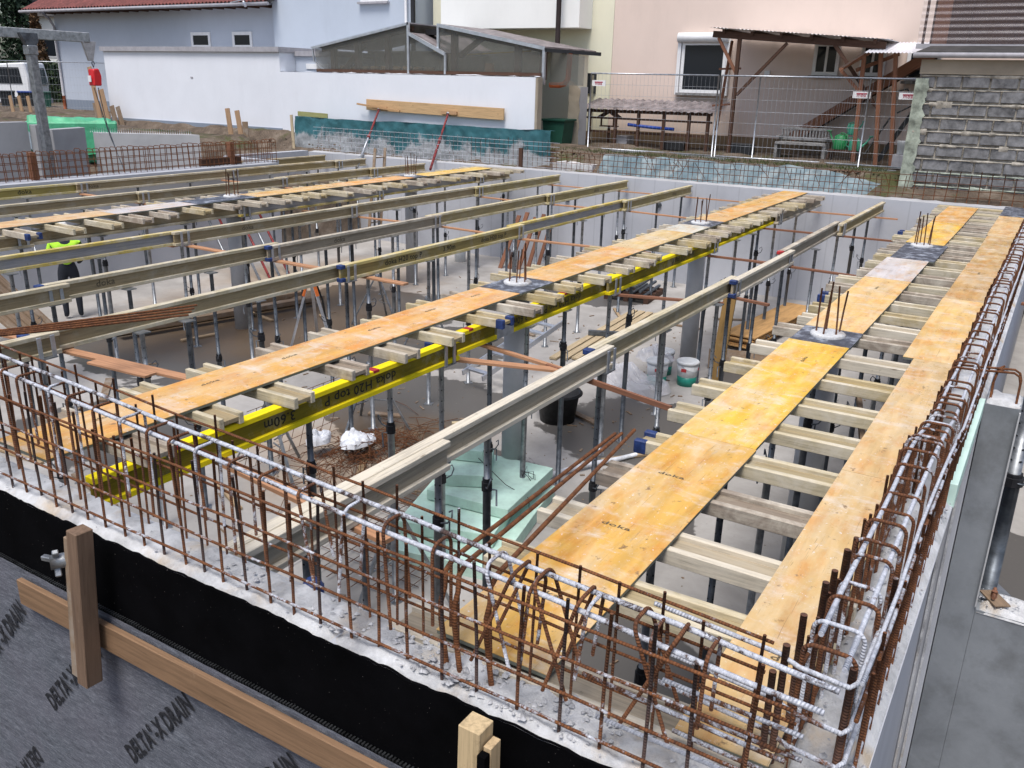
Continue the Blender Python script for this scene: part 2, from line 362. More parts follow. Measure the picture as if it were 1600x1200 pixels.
    def mesh(s, name, mat, bevel=0, fix=False):
        me = bpy.data.meshes.new(name); me.from_pydata(s.v, [], s.f)
        uvl = me.uv_layers.new(name='UVMap'); flat = [c for f in s.uv for p in f for c in p]; uvl.data.foreach_set('uv', flat)
        me.polygons.foreach_set('use_smooth', s.sm)
        if bevel or fix:
            bm = bmesh.new(); bm.from_mesh(me)
            if fix: bmesh.ops.recalc_face_normals(bm, faces=bm.faces)
            if bevel: bmesh.ops.bevel(bm, geom=bm.edges[:], offset=bevel, segments=1, affect='EDGES')
            bm.to_mesh(me); bm.free()
        me.materials.append(MT[mat]); me.update(); return me
    def obj(s, name, mat, parent=None, bevel=0, loc=None, rot=None, color=None, fix=False):
        fr = getattr(s, 'fr', None); mtx = None
        if fr and len(s.v) == 8 and not loc and not rot:      # a single bar: give it its own frame, so that grain runs along it
            mtx = Matrix((fr[1], -fr[2], fr[3])).transposed().to_4x4(); mtx.translation = fr[0]; inv = mtx.inverted()
            s.v = [tuple(inv @ Vector(q)) for q in s.v]
        o = mobj(name, s.mesh(name, mat, bevel, fix), parent, loc, rot, color)
        if mtx: o.matrix_local = mtx
        return o
def mobj(name, me, parent=None, loc=None, rot=None, color=None, mat=None):
    o = bpy.data.objects.new(name, me); COL.objects.link(o)
    if parent: o.parent = parent
    if loc: o.location = loc
    if rot: o.rotation_euler = rot
    if color: o.color = (*color, 1) if len(color) == 3 else color
    return o
def tag(o, label=None, cat=None, group=None, kind=None):
    if label: o['label'] = label
    if cat: o['category'] = cat
    if group: o['group'] = group
    if kind or cat: o['kind'] = kind or 'thing'
    return o
def thing(name, label, cat, loc=(0, 0, 0), rot=(0, 0, 0), group=None):
    o = bpy.data.objects.new(name, None); COL.objects.link(o); o.location = loc; o.rotation_euler = rot
    o.empty_display_size = .1; return tag(o, label, cat, group)
ORD = ['first', 'second', 'third', 'fourth', 'fifth', 'sixth', 'seventh', 'eighth', 'ninth', 'tenth'] + ['%dth' % i if i % 10 not in (1, 2, 3) or i in (11, 12, 13) else '%d%s' % (i, {1: 'st', 2: 'nd', 3: 'rd'}[i % 10]) for i in range(11, 160)]
def fn(x, y=0, z=0, s=1.): return mnoise.fractal(Vector((x * s, y * s, z * s)), 1., 2., 4)
TXT = {}
def text_mesh(body, size, mat, sx=1., bold=.012):
    bold = .03 if mat == 'print_grey' else bold
    key = (body, size, mat, sx)
    if key not in TXT:
        cu = bpy.data.curves.new('print', 'FONT'); cu.body = body; cu.size = size; cu.resolution_u = 2; cu.space_character = 1.05; cu.offset = bold * size
        to = bpy.data.objects.new('print', cu); COL.objects.link(to)
        me = bpy.data.meshes.new_from_object(to.evaluated_get(bpy.context.evaluated_depsgraph_get()))
        bpy.data.objects.remove(to); bpy.data.curves.remove(cu)
        if sx != 1.: me.transform(Matrix.Diagonal((sx, 1, 1, 1)))
        me.materials.clear(); me.materials.append(MT[mat]); TXT[key] = me
    return TXT[key]
def print_on(parent, body, size, mat, o, ex, ey, sx=1., name='print'):      # flat print at o, reading along ex, letters up along ey
    ex = Vector(ex).normalized(); ey = Vector(ey).normalized(); ez = ex.cross(ey)
    t = mobj(name, text_mesh(body, size, mat, sx), parent); m = Matrix((ex, ey, ez)).transposed().to_4x4(); m.translation = o
    t.matrix_local = m; return t

ZF = -2.40            # pit floor
ZW = -.03             # top of the poured walls
XB, YL = 19.40, 17.15 # inner faces of back and left walls

# ------------------------------------------------------------------ ground, pit floor, walls
def ground():
    xs = [-120, -60, -20, -5, 0, 1.6, 2.2, 2.24, 6.7, 6.9, 7.01, 9, 14, 19.45, 19.62, 20.0, 20.4, 20.9, 21.4, 22, 23, 24, 26, 30, 36, 44, 60, 90, 160]
    ys = [-120, -60, -20, -6, -3, 0, .25, .3, 6, 12, 17.2, 17.32, 17.9, 18.6, 19.2, 19.8, 20.5, 21.2, 22, 23, 25, 28, 32, 38, 46, 60, 90, 160]
    xx = []; 
    for a, b in zip(xs, xs[1:]):
        n = max(1, min(10, int((b - a) / .35))) if -1 < a < 40 else 1
        xx += [a + (b - a) * i / n for i in range(n)]
    xx.append(xs[-1]); yy = []
    for a, b in zip(ys, ys[1:]):
        n = max(1, min(12, int((b - a) / .35))) if -1 < a < 40 else 1
        yy += [a + (b - a) * i / n for i in range(n)]
    yy.append(ys[-1])
    def h(x, y):
        if x < 2.22 and y < 17.25: return -3.9
        if y < .27: return (-3.9 if x < 7.0 else -2.55) if x < 26 else .3
        if x < 19.5 and y < 17.25: return -2.75
        rough = .10 * fn(x, y, 3, .9) + .05 * fn(x, y, 8, 3.1)
        if x > 19.5:
            t = min(1, max(0, (x - 19.9) / .8)) if y < 11 else min(1, max(0, (x - 20.45) / .5)); g = (-.12 if y < 11 else -.2) + t * (.45 if y < 11 else .58)
            if y < 3: g = max(g, .0 + .25 * t)
            if x > 24: rough *= .3
            return g + rough
        t = min(1, max(0, (y - 19.8) / 2.2)); return -.75 + t * 1.0 + rough
    m = MB(); nx, ny = len(xx), len(yy)
    m.v = [(x, y, h(x, y)) for x in xx for y in yy]
    for i in range(nx - 1):
        for j in range(ny - 1):
            q = i * ny + j; m.f.append([q, q + ny, q + ny + 1, q + 1]); m.uv.append([(0, 0)] * 4); m.sm.append(True)
    tag(m.obj('ground', 'soil'), kind='structure')
ground()
tag(MB().box(2.2, 19.5, .3, 17.3, ZF - .2, ZF).box(15.9, 19.5, 17.3, 19.2, ZF - .2, ZF).obj('pit_floor', 'pit_floor'), kind='structure')
tag(MB().box(6.7, 25.5, -6, .17, ZF - .04, ZF + .0).obj('side_floor', 'pit_floor'), kind='structure')

def rough_wall(name, x0, x1, y0, y1, zb, mat, label, dip=None, res=.06, amp=.012, topmat='concrete_top'):
    root = thing(name, label, 'wall')
    L = MB(); top = ZW
    L.box(x0, x1, y0, y1, zb, top - .03); L.obj('body', mat, root)
    nx = max(3, int((x1 - x0) / res)); ny = max(3, int((y1 - y0) / res)); nx = min(nx, 260); ny = min(ny, 260)
    def P(u, v):
        x = x0 + .001 + (x1 - x0 - .002) * u; y = y0 + .001 + (y1 - y0 - .002) * v
        e = min(u, 1 - u, 1) * (x1 - x0); f = min(v, 1 - v) * (y1 - y0); edge = min(e, f)
        z = top + amp * 1.2 * fn(x, y, 0, 5) + amp * fn(x, y, 4, 16) - (.012 if edge < .012 else 0)
        if u in (0, 1) or v in (0, 1): z = top - .032
        return (x, y, z)
    m = MB(); m.grid(nx, ny, P); m.obj('rough_top', topmat, root); return root
fw = rough_wall('front_wall', 2.08, 2.33, .17, 9.5, -2.75, 'concrete_wall', 'near concrete basement wall with rough white top and black coating', res=.04, amp=.02)
bw = rough_wall('back_wall', XB, XB + .28, .17, 19.2, -2.75, 'concrete_wall', 'long grey concrete wall closing the far side of the pit', res=.12, topmat='concrete_precast')
lw = rough_wall('left_wall', 2.33, 16.2, YL, YL + .45, -2.75, 'concrete_wall', 'concrete wall on the left edge of the pit below the rebar fence', res=.14, amp=.008, topmat='concrete_wall')
# right wall: three lengths, the middle one poured lower behind the insulation board
rw = thing('right_wall', 'concrete wall along the right edge carrying the row of stirrups', 'wall')
for (a, b, t) in ((2.33, 4.95, ZW - .05), (6.62, XB, ZW + .005)):
    MB().box(a, b, .17, .42, t - .05, t - .03).obj('lip', 'concrete_wall', rw); MB().box(a, b, .27 if a < 3 else .172, .418, -3.9, t - .052).obj('body', 'concrete_wall', rw)
    nn = int((b - a) / .05)
    def P(u, v, a=a, b=b, t=t, nn=nn):
        x = a + (b - a) * u; y = .171 + .248 * v
        z = t + .014 * fn(x, y, 0, 6) + .012 * fn(x, y, 4, 20) if 0 < u < 1 and 0 < v < 1 else t - .032
        if a < 3 and x < 3.2 and .26 < y < .36: z -= .06 * max(0, fn(x, y, 2, 4) + .4)
        return (x, y, z)
    MB().grid(nn, 7, P).obj('rough_top', 'concrete_top', rw)
MB().box(4.95, 6.62, .27, .42, -3.9, -.42).obj('body', 'concrete_wall', rw)
tag(MB().box(4.93, 6.6, .165, .232, -.12, .02).obj('insulation_board', 'xps_pale', bevel=.003), 'mint green insulation board standing outside the right wall stirrups', 'insulation')
# step of the left wall and the corner bay
jw = thing('corner_wall', 'short concrete wall stepping back in the far left corner', 'wall')
MB().box(16.21, 16.45, YL + .2, 19.2, -2.75, ZW).obj('body', 'concrete_wall', jw); MB().box(16.46, XB - .01, 19.2, 19.45, -2.75, ZW).obj('body', 'concrete_wall', jw)
# pier, sill wall and shaft on the right
pw = thing('side_pier', 'dark concrete pier with rough white top beside the insulation board', 'pier', (0, 0, 0))
MB().box(6.65, 6.98, -.06, .165, -4, -.03).obj('shaft', 'concrete_dark', pw)
MB().grid(10, 10, lambda u, v: (6.651 + .328 * u, -.059 + .223 * v, (-.035 if (u in (0, 1) or v in (0, 1)) else -.01 + .02 * fn(u * 2, v * 2, 3, 2)))).obj('rough_top', 'concrete_top', pw)
MB().box(6.60, 6.618, .205, .222, -4, -.05).box(6.6, 6.618, .245, .262, -4, -.06).obj('edge_strip', 'concrete_top', pw)
MB().box(6.62, 6.649, -.062, -.052, -1.6, -.05).obj('edge_strip', 'concrete_col', pw)
sw = thing('sill_wall', 'low grey concrete wall with broken white top right of the pier', 'wall')
MB().box(6.66, 6.96, -2.5, -.062, -4, -1.64).obj('body', 'concrete_dark', sw)
MB().grid(14, 40, lambda u, v: (6.655 + .31 * u, -2.5 + 2.43 * v, -1.66 if (u in (0, 1) or v in (0, 1)) else -1.6 + .035 * fn(u * .4, v * 3, 1, 6))).obj('rough_top', 'concrete_top', sw)
nut = thing('wing_nut', 'rusty wing nut and plate lying on the low broken wall', 'wing nut', (6.78, -.16, -1.58))
MB().bar((-.09, -.07, .01), (.09, .05, .01), .12, .012).obj('plate', 'timber_old', nut)
MB().tube([(0, 0, .01), (0, 0, .07)], .022, 8).tube([(-.07, 0, .045), (.07, 0, .055)], .014, 6).obj('nut', 'timber_red', nut)
ow = tag(MB().box(8.2, 25.5, -1.6, -1.35, -2.45, -.2).obj('shaft_wall', 'concrete_wall'), 'plain grey concrete wall of the side shaft at right edge', 'wall')

# rubble on the wall tops
m = MB()
for i in range(520):
    if i < 330: x, y = 2.1 + .21 * random.random(), random.choice([rnd(.2, 2.2), rnd(.2, 5), rnd(1.2, 1.9)])
    else: x, y = rnd(2.35, 4.9), rnd(.18, .41)
    r = rnd(.003, .011) * (1.7 if random.random() < .15 else 1); m.rock((x, y, ZW + .002 - (.04 if x > 2.35 else 0)), r)
for i in range(230): m.rock((rnd(2.11, 2.31), random.gauss(1.4, .35) if i % 3 else rnd(.3, 3), ZW + .004), rnd(.006, .019))
for i in range(120): m.rock((rnd(6.66, 6.94), rnd(-.9, -.07), -1.585), rnd(.003, .012))
tag(m.obj('rubble', 'rubble'), 'small grey concrete crumbs scattered on the wall tops', 'rubble', kind='stuff')

# membrane, drain mat, posts and board on the outside of the front wall
def edge_z(y): return ZW - .012 + .012 * fn(y, 0, 5, 2.2) + .012 * fn(y, 1, 5, 11)
m = MB(); n = 400
m.grid(n, 1, lambda u, v: (2.066 - .003 * fn(u * 20, v), .1 + 9 * u, (-.62 if v == 0 else edge_z(.1 + 9 * u))))
m.grid(n, 1, lambda u, v: (2.066 if v == 0 else 2.079, .1 + 9 * u, edge_z(.1 + 9 * u) - .0005))
tag(m.obj('waterproof_coating', 'membrane'), 'matt black waterproof coating along the outside of the near wall', 'coating')
mat_ = thing('drain_mat', 'grey blue fabric drainage mat printed with brand lettering', 'drain mat')
MB().grid(260, 40, lambda u, v: (2.034 + .004 * fn(u * 14, v * 4, 2, 1.3), .0 + 9.2 * u, -2.7 + v * (2.7 - .43) + .004 * fn(u * 60, 0, 0, 1.) * (v == 1))).obj('fabric', 'fabric', mat_)
m = MB()
for i in range(520):
    y = .02 + i * .0172; zz = -.43 + .004 * fn(y / 9.2 * 60, 0, 0, 1.); m.box(2.042, 2.06, y, y + .008, zz - .01, zz + .004)
m.box(2.05, 2.06, 0, 9.2, -.46, -.437); m.obj('dimple_edge', 'tub_black', mat_)
_w = text_mesh('DELTA\u00b0-X DRAIN', .142, 'print_grey'); DSX = .80 / max(q.co.x for q in _w.vertices)
c_, s_ = math.cos(R(47)), math.sin(R(47))
for (y0, z0) in ((4.80, -1.30), (4.14, -1.29), (3.45, -1.30), (2.78, -1.31), (2.1, -1.31), (5.5, -1.3)):
    print_on(mat_, 'DELTA\u00b0-X DRAIN', .142, 'print_grey', (2.026, y0, z0), (0, -c_, s_), (0, s_, c_), DSX)
for (y0, z0) in ((4.44, -1.68), (3.75, -1.69), (5.1, -1.68)):
    print_on(mat_, 'DELTA\u00b0-X DRAIN', .142, 'print_grey', (2.026, y0, z0), (0, c_, -s_), (0, -s_, -c_), DSX)
tag(MB().bar((2.0, 4.2, -.535), (2.0, -.3, -.49), .03, .145).obj('batten', 'timber_new', bevel=.003, color=(.24, .145, .082)), 'long brown batten running along the drainage mat', 'batten')
p = thing('timber_post', 'brown squared timber post clamped to the near wall with a wing nut', 'post', (0, 0, 0))
MB().bar((1.90, 3.50, -.74), (1.935, 3.45, .085), .075, .085, (1, 0, 0)).obj('post', 'timber_new', p, bevel=.004, color=(.185, .12, .08))
MB().bar((1.905, 3.572, -.72), (1.94, 3.515, .03), .05, .07, (1, 0, 0)).obj('side_strip', 'timber_old', p, bevel=.003)
nt = MB().tube([(1.86, 3.60, -.10), (1.93, 3.56, -.10)], .035, 10).obj('wing_nut', 'steel_galv', p)
for an in (0, 2.1, 4.2):
    MB().bar((1.885, 3.60 + .02 * math.cos(an), -.10 + .02 * math.sin(an)), (1.87, 3.60 + .075 * math.cos(an), -.10 + .075 * math.sin(an)), .028, .024).obj('wing', 'steel_galv', nt, bevel=.004)
p = thing('timber_post', 'pale squared timber post with sawn top at the bottom edge', 'post')
MB().bar((1.93, 1.31, -.8), (1.945, 1.30, .03), .085, .085, (1, 0, 0)).obj('post', 'timber_new', p, bevel=.003, color=(.56, .42, .24))
MB().bar((1.935, 1.235, -.8), (1.945, 1.235, -.02), .03, .06, (1, 0, 0)).obj('side_strip', 'timber_new', p, bevel=.002, color=(.52, .38, .22))
MB().bar((1.88, 1.235, -.8), (1.893, 1.235, -.03), .03, .03, (1, 0, 0)).obj('tar_strip', 'membrane', p)

# ------------------------------------------------------------------ formwork beams
BM = {}
def beam_meshes(L):
    L = round(L, 2)
    if L not in BM:
        BM[L] = (MB().box(0, L, -.04, .04, -.04, 0).mesh('flange', 'beam_flange', .004), MB().box(0, L, -.04, .04, -.2, -.16).mesh('flange', 'beam_flange', .004),
                 MB().box(.006, L - .006, -.0135, .0135, -.16, -.04).mesh('web', 'beam_web'))
    return BM[L]
CAPM = MB().box(-.010, .07, -.043, .043, -.045, .003).mesh('end_cap', 'plastic_blue', .006)
CAPR = MB().box(-.01, .08, -.043, .043, -.045, .003).mesh('end_cap', 'plastic_red', .006)
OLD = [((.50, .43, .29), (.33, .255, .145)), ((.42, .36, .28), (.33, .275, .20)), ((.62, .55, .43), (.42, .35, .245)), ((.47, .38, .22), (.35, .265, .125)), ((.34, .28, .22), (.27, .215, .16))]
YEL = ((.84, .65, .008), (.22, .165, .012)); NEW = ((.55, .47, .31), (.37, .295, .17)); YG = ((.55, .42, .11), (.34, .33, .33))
def beam(name, label, loc, rot, L, flat=False, cols=None, cap=None, capend=None, group=None, cat='formwork beam'):
    cols = cols or random.choice(OLD)
    o = thing(name, label, cat, loc, rot, group)
    t, b, w = beam_meshes(L); r = (R(90), 0, 0) if flat else None
    off = (0, -.1, .04) if flat else None
    j = rnd(.93, 1.05)
    for me, c in ((t, cols[0]), (b, cols[0]), (w, cols[1])):
        q = mobj(me.name.split('.')[0], me, o, off, r, tuple(x * j for x in c))
        if cols is YEL and me is not w: q.material_slots[0].link = 'OBJECT'; q.material_slots[0].material = MT['beam_yellow']
    for ce, end in ((cap, False), (capend, True)):
        if ce:
            me = CAPR if ce == 'red' else CAPM
            for zz in (0, -.16):
                if flat: mobj('end_cap', me, o, (L if end else 0, -.1 - zz + (.042 if end else 0), .04), (R(90), 0, R(180) if end else 0))
                else: mobj('end_cap', me, o, (L if end else 0, 0, zz), (0, 0, R(180) if end else 0))
    return o
ZP = -.101
rows = [  # key, y, phrase, x breaks, colours per length
    ('B', 3.10, 'single run between middle and right panel rows', [2.38, 6.33, 9.84, 12.13, 15.46, 19.3], [OLD[2], NEW, OLD[2], OLD[1], OLD[3]]),
    ('M', 4.32, 'yellow run under the middle panel row', [2.5, 5.72, 9.06, 12.49, 16.01, 19.3], [YEL, YEL, YEL, YEL, OLD[1]]),
    ('a', 7.22, 'first bare run left of the middle panels', [2.5, 3.83, 7.67, 11.62, 15.7, 19.34], [OLD[0], OLD[0], ((.54, .43, .17), (.32, .24, .09)), YG, ((.53, .45, .24), (.35, .28, .13))]),
    ('b', 8.85, 'second bare run left of the middle panels', [2.6, 4.94, 8.03, 11.64, 15.54, 19.33], [OLD[0], OLD[0], OLD[1], ((.52, .44, .25), (.35, .28, .14)), ((.53, .45, .24), (.35, .28, .13))]),
    ('c', 10.65, 'third bare run left of the middle panels', [2.6, 4.2, 7.96, 11.6, 15.6, 19.3], [OLD[3], YG, OLD[0], OLD[0], ((.53, .45, .23), (.35, .28, .13))]),
    ('L', 12.12, 'run under the far left panel row', [5.2, 6.47, 10.45, 14.08, 17.81, 19.3], [OLD[0], OLD[0], YG, YG, OLD[0]]),
    ('d', 14.85, 'first run beyond the far left panels', [5.6, 6.9, 10.42, 13.98, 17.1, 19.3], [OLD[0], OLD[0], OLD[0], OLD[3], OLD[3]]),
    ('e', 16.95, 'last long run beside the left wall', [6.2, 7.2, 10.52, 14.45, 18.08, 19.3], [OLD[3], ((.52, .44, .18), (.36, .29, .09)), OLD[0], OLD[3], OLD[0]]),
]
BEAMS = {}
for key, y, ph, xs, cs in rows:
    n = len(xs) - 1
    for i in range(n):
        a, b = xs[i], xs[i + 1]; lap = .28 if i < n - 1 else 0
        yy = y + (.046 if i % 2 else -.046) + rnd(-.012, .012)
        cap = None
        if key in 'Bab' and i in (1, 2): cap = 'blue'
        if key == 'B' and i == 3: cap = 'red'
        if key == 'M' and i == 1: cap = 'blue'
        L = b + lap - a
        o = beam('formwork_beam', 'timber beam, %s from front, in the %s' % (ORD[i], ph), (a, yy, ZP + rnd(-.004, .004)), (0, 0, rnd(-.006, .006)), L, False, cs[i], cap, None, 'primary beams of the slab formwork')
        BEAMS[key, i] = o
beam('formwork_beam', 'short pale beam doubling the near end of the single run', (2.42, 2.99, ZP - .012), (0, 0, .004), 1.68, False, OLD[2], None, None, 'primary beams of the slab formwork')
beam('formwork_beam', 'short beam by the back wall in the far left corner', (15.9, 18.45, ZP), (0, 0, 0), 3.4, False, OLD[3], None, None, 'primary beams of the slab formwork')
for k, xx in enumerate((2.45, 6.3, 10.2, 14.1)):
    beam('formwork_beam', 'timber beam under the wide right panel row, %s from the front' % ORD[k], (xx, 1.52 + .04 * (k % 2), ZP - .003), (0, 0, 0), 4.0 if k < 3 else 5.1, False, OLD[1], None, None, 'primary beams of the slab formwork')
    beam('formwork_beam', 'timber beam under the narrow panels by the right wall, %s from front' % ORD[k], (xx, .60 + .04 * (k % 2), ZP - .003), (0, 0, 0), 4.0 if k < 3 else 5.1, False, OLD[1], None, None, 'primary beams of the slab formwork')
# lettering on the beams
def beam_print(k, x, s, up=True, mat='print_ink', body='doka H20 top P'):
    o = BEAMS[k]; lx = x - o.location.x
    if up: print_on(o, body, s, mat, (lx, -.0152, -.128), (1, 0, 0), (0, 0, 1), 1.15)
    else: print_on(o, body, s, mat, (lx, -.0152, -.072), (-1, 0, 0), (0, 0, -1), 1.15)
beam_print(('M', 0), 5.15, .105, False); beam_print(('M', 0), 4.05, .10, False, 'print_ink', '3.60m')
beam_print(('M', 1), 8.5, .105, False); beam_print(('M', 1), 7.35, .10, False, 'print_ink', '3.60m')
beam_print(('M', 2), 11.8, .105, False); beam_print(('M', 3), 15.4, .105, False)
beam_print(('a', 2), 8.5, .10); beam_print(('a', 2), 9.75, .10, True, 'print_ink', '3.90m'); beam_print(('a', 2), 10.7, .09)
beam_print(('b', 1), 5.6, .10, True, 'print_faded', 'doka'); beam_print(('b', 2), 9.3, .10, True, 'print_faded', 'doka'); beam_print(('e', 2), 10.0 + .75, .11, True, 'print_faded', 'doka'); beam_print(('e', 1), 9.35, .12, True, 'print_ink', 'doka')
beam_print(('a', 4), 18.2, .10, True, 'print_faded', 'doka'); beam_print(('c', 2), 9.2, .10, True, 'print_faded', 'doka'); beam_print(('b', 4), 17.6, .10, True, 'print_faded', 'doka')
tape = BEAMS['M', 1]
MB().box(1.02, 1.32, -.0415, .0415, -.2015, .0015).obj('tape_band', 'steel_light', tape)
for k in (('M', 0), ('M', 1)):
    for xx in (.55, 1.45, 2.35):
        MB().box(xx, xx + .07, -.0405, .0405, -.02, .0008).obj('paint_mark', 'plastic_red', BEAMS[k])

# ------------------------------------------------------------------ secondary beams laid flat under the panel rows
def secondaries(xs, y0, L, ph, jit, blue=()):
    for i, x in enumerate(xs):
        ja = rnd(-jit, jit) * 1.3; c = random.choice(OLD[:2] + OLD[3:] + [OLD[4], NEW] + ([OLD[2]] if y0 < 1 else []))
        nm = 'timber beam laid flat under the %s, %s from the front' % (ph, ORD[i])
        beam('flat_beam', nm, (x + rnd(-.03, .03) - .1, y0 + ja, -.102 + .0), (0, 0, R(90) + rnd(-.03, .03)), L + rnd(-.05, .05), True, c, 'blue' if i in blue else None, 'blue' if -i in blue else None, 'cross beams laid flat under the panels', 'cross beam')
secondaries([2.93, 3.55, 4.12, 4.76, 5.34, 5.94, 6.68, 7.18, 7.72, 8.28, 8.87, 9.55, 10.1, 10.5, 11.2, 11.85, 12.4, 12.95, 13.5, 14.1, 14.5, 15.1, 15.7, 16.2, 16.7, 17.2, 17.7, 18.2, 18.7], 4.13, 1.06, 'middle panel row', .07, (6,))
secondaries([2.5, 3.12, 3.66, 4.24, 4.8, 5.42, 6.02, 6.64, 7.32, 8.02, 8.5, 9.05, 9.6, 10.15, 10.7, 11.3, 11.9, 12.5, 12.95, 13.4, 13.9, 14.4, 14.85, 15.3, 15.75, 16.2, 16.65, 17.1, 17.55, 18.0, 18.45, 18.9], .44, 1.53, 'right panel rows', .05, (-4, -12, -22))
secondaries([6.0, 6.55, 7.18, 7.75, 8.3, 8.85, 9.5, 10.12, 10.62, 11.15, 11.7, 12.2, 12.72, 13.3, 13.9, 14.5, 15.1, 15.7, 16.3, 16.9, 17.5, 18.1, 18.6, 19.0], 11.5, 1.45, 'far left panel row', .1, (1,))

# ------------------------------------------------------------------ panels
PM = {}
ORA, YLW, PNK, WHT, TAN, CRM = (.70, .375, .085), (.80, .49, .065), (.66, .44, .19), (.60, .57, .54), (.54, .33, .13), (.72, .48, .16)
def panel(label, x0, x1, y0, y1, c, marks=(), name='formwork_sheet', top='panel', z=0):
    L, w = round(x1 - x0 - .004, 3), round(y1 - y0, 3)
    key = (L, w, top)
    if key not in PM: PM[key] = (MB().box(0, L, 0, w, -.004, 0).mesh('face', top), MB().box(.0015, L - .0015, .0015, w - .0015, -.021, -.0042).mesh('edge', 'panel_edge'))
    o = thing(name, label, 'formwork board', (x0 + .002, y0, z), (0, 0, rnd(-.003, .003)), 'formwork panels')
    mobj('face', PM[key][0], o, None, None, tuple(q * rnd(.95, 1.05) for q in c)); mobj('edge', PM[key][1], o)
    for (mx, my, a, body) in marks:
        ex = Vector((math.cos(a), math.sin(a), 0)); print_on(o, body, .045, 'print_faded', (mx, my, .0012), ex, (-ex.y, ex.x, 0), 1.7)
    return o
mk = [(x, .36, R(-90), 'doka') for x in (.45, 1.15, 1.85)]
mk2 = [(x, .30, 0, 'doka') for x in (.5, 1.3, 2.05)]
y0, y1 = 1.245, 1.745
panel('orange smeared formwork panel nearest the front in the right wide row', 2.32, 4.82, y0, y1, ORA, mk)
panel('bright yellow panel between the smeared panel and the first column sheet', 4.82, 7.40, y0, y1, YLW, [(1.95, .22, 0, 'doka')])
panel('worn yellow panel just behind the first column of the right row', 7.95, 10.61, y0, y1, CRM, [(2.0, .25, 0, 'doka')])
panel('whitish grey panel before the second column of the right row', 10.61, 12.11, y0, y1, WHT)
panel('yellow panel behind the second column of the right row', 13.55, 16.08, y0, y1, YLW)
panel('orange panel touching the back wall in the right row', 16.08, 18.6, y0, y1, ORA)
for i, (a, b, l, c) in enumerate(((2.32, 4.82, .75, PNK), (4.82, 7.42, .75, PNK), (7.42, 9.98, .83, CRM), (9.98, 12.39, .83, TAN), (12.39, 15.12, .81, TAN), (15.12, 17.72, .835, PNK))):
    panel('narrow formwork panel beside the right wall stirrups, %s from the front' % ORD[i], a, b, .435, l, c, [(1.6, .2, 0, 'doka')] if i == 3 else ([(.55, .16, R(-90), 'doka')] if i == 0 else ()))
tag(panel('black covered strip at the far end beside the right wall', 17.74, 19.3, .435, .84, (.1, .1, .1), top='sheet_black'))
y0, y1 = 4.465, 4.965
for i, (a, b, c, mkk) in enumerate(((2.38, 4.92, ORA, mk2), (4.92, 7.40, ORA, mk2), (8.1, 10.52, ORA, ()), (10.52, 12.25, PNK, ()), (12.25, 13.0, WHT, ()), (13.65, 16.2, ORA, ()), (16.2, 18.9, ORA, ()))):
    panel('%s panel of the middle row, %s from the front' % ('whitish short' if c is WHT else ('pinkish worn' if c is PNK else 'orange'), ORD[i]), a, b, y0, y1, c, mkk)
y0, y1 = 12.08, 12.58
for i, (a, b, c) in enumerate(((5.6, 8.11, PNK), (8.11, 9.6, WHT), (10.9, 13.3, ORA), (13.3, 15.4, ORA), (15.9, 18.5, YLW))):
    panel('%s panel of the far left row, %s from the left' % ('whitish' if c is WHT else ('yellow' if c is YLW else 'orange'), ORD[i]), a, b, y0, y1, c)
# column heads with sheets and starter bars
def column(x, y, lab, sx0, sx1, sy0, sy1, bars, hb):
    o = thing('concrete_column', 'round grey concrete column below the %s' % lab, 'column', (x, y, ZF))
    MB().lathe([(.135, 0), (.135, -ZF - .024)], n=28).obj('shaft', 'concrete_col', o)
    s = panel('dark sheet panel around the %s' % lab, sx0, sx1, sy0, sy1, (.1, .1, .1), name='column_sheet', top='sheet_black')
    MB().lathe([(.148, -.02), (.15, .02), (.135, .03), (.0, .034)][:3] + [(.02, .033)], n=26).obj('column_head', 'concrete_top', o, loc=(0, 0, -ZF - .0))
    for i in range(bars):
        a = 2 * math.pi * i / bars + .4; r = .1; tx, ty = rnd(-.04, .04), rnd(-.04, .04)
        MB().tube([(r * math.cos(a), r * math.sin(a), -ZF - .1), (r * math.cos(a) + tx * .5, r * math.sin(a) + ty * .5, -ZF + hb * .5), (r * math.cos(a) + tx, r * math.sin(a) + ty, -ZF + hb * rnd(.85, 1.1))], .008, 6).obj('starter_bar', 'rebar', o, color=(rnd(.0, .25), .25, 0))
column(7.70, 1.49, 'near column head of the right panel row', 7.405, 7.945, 1.238, 1.74, 5, .42)
column(13.30, 1.50, 'far column head of the right panel row', 12.12, 13.545, 1.19, 1.72, 6, .45)
column(7.79, 4.74, 'near column head of the middle panel row', 7.405, 8.09, 4.46, 4.97, 6, .40)
column(13.25, 4.72, 'far column head of the middle panel row', 13.01, 13.64, 4.46, 4.97, 6, .42)
column(15.62, 12.37, 'far column head of the left panel row', 15.41, 15.89, 12.1, 12.6, 6, .45)
column(10.62, 12.42, 'near column head of the left panel row', 9.61, 10.89, 12.08, 12.6, 6, .45)

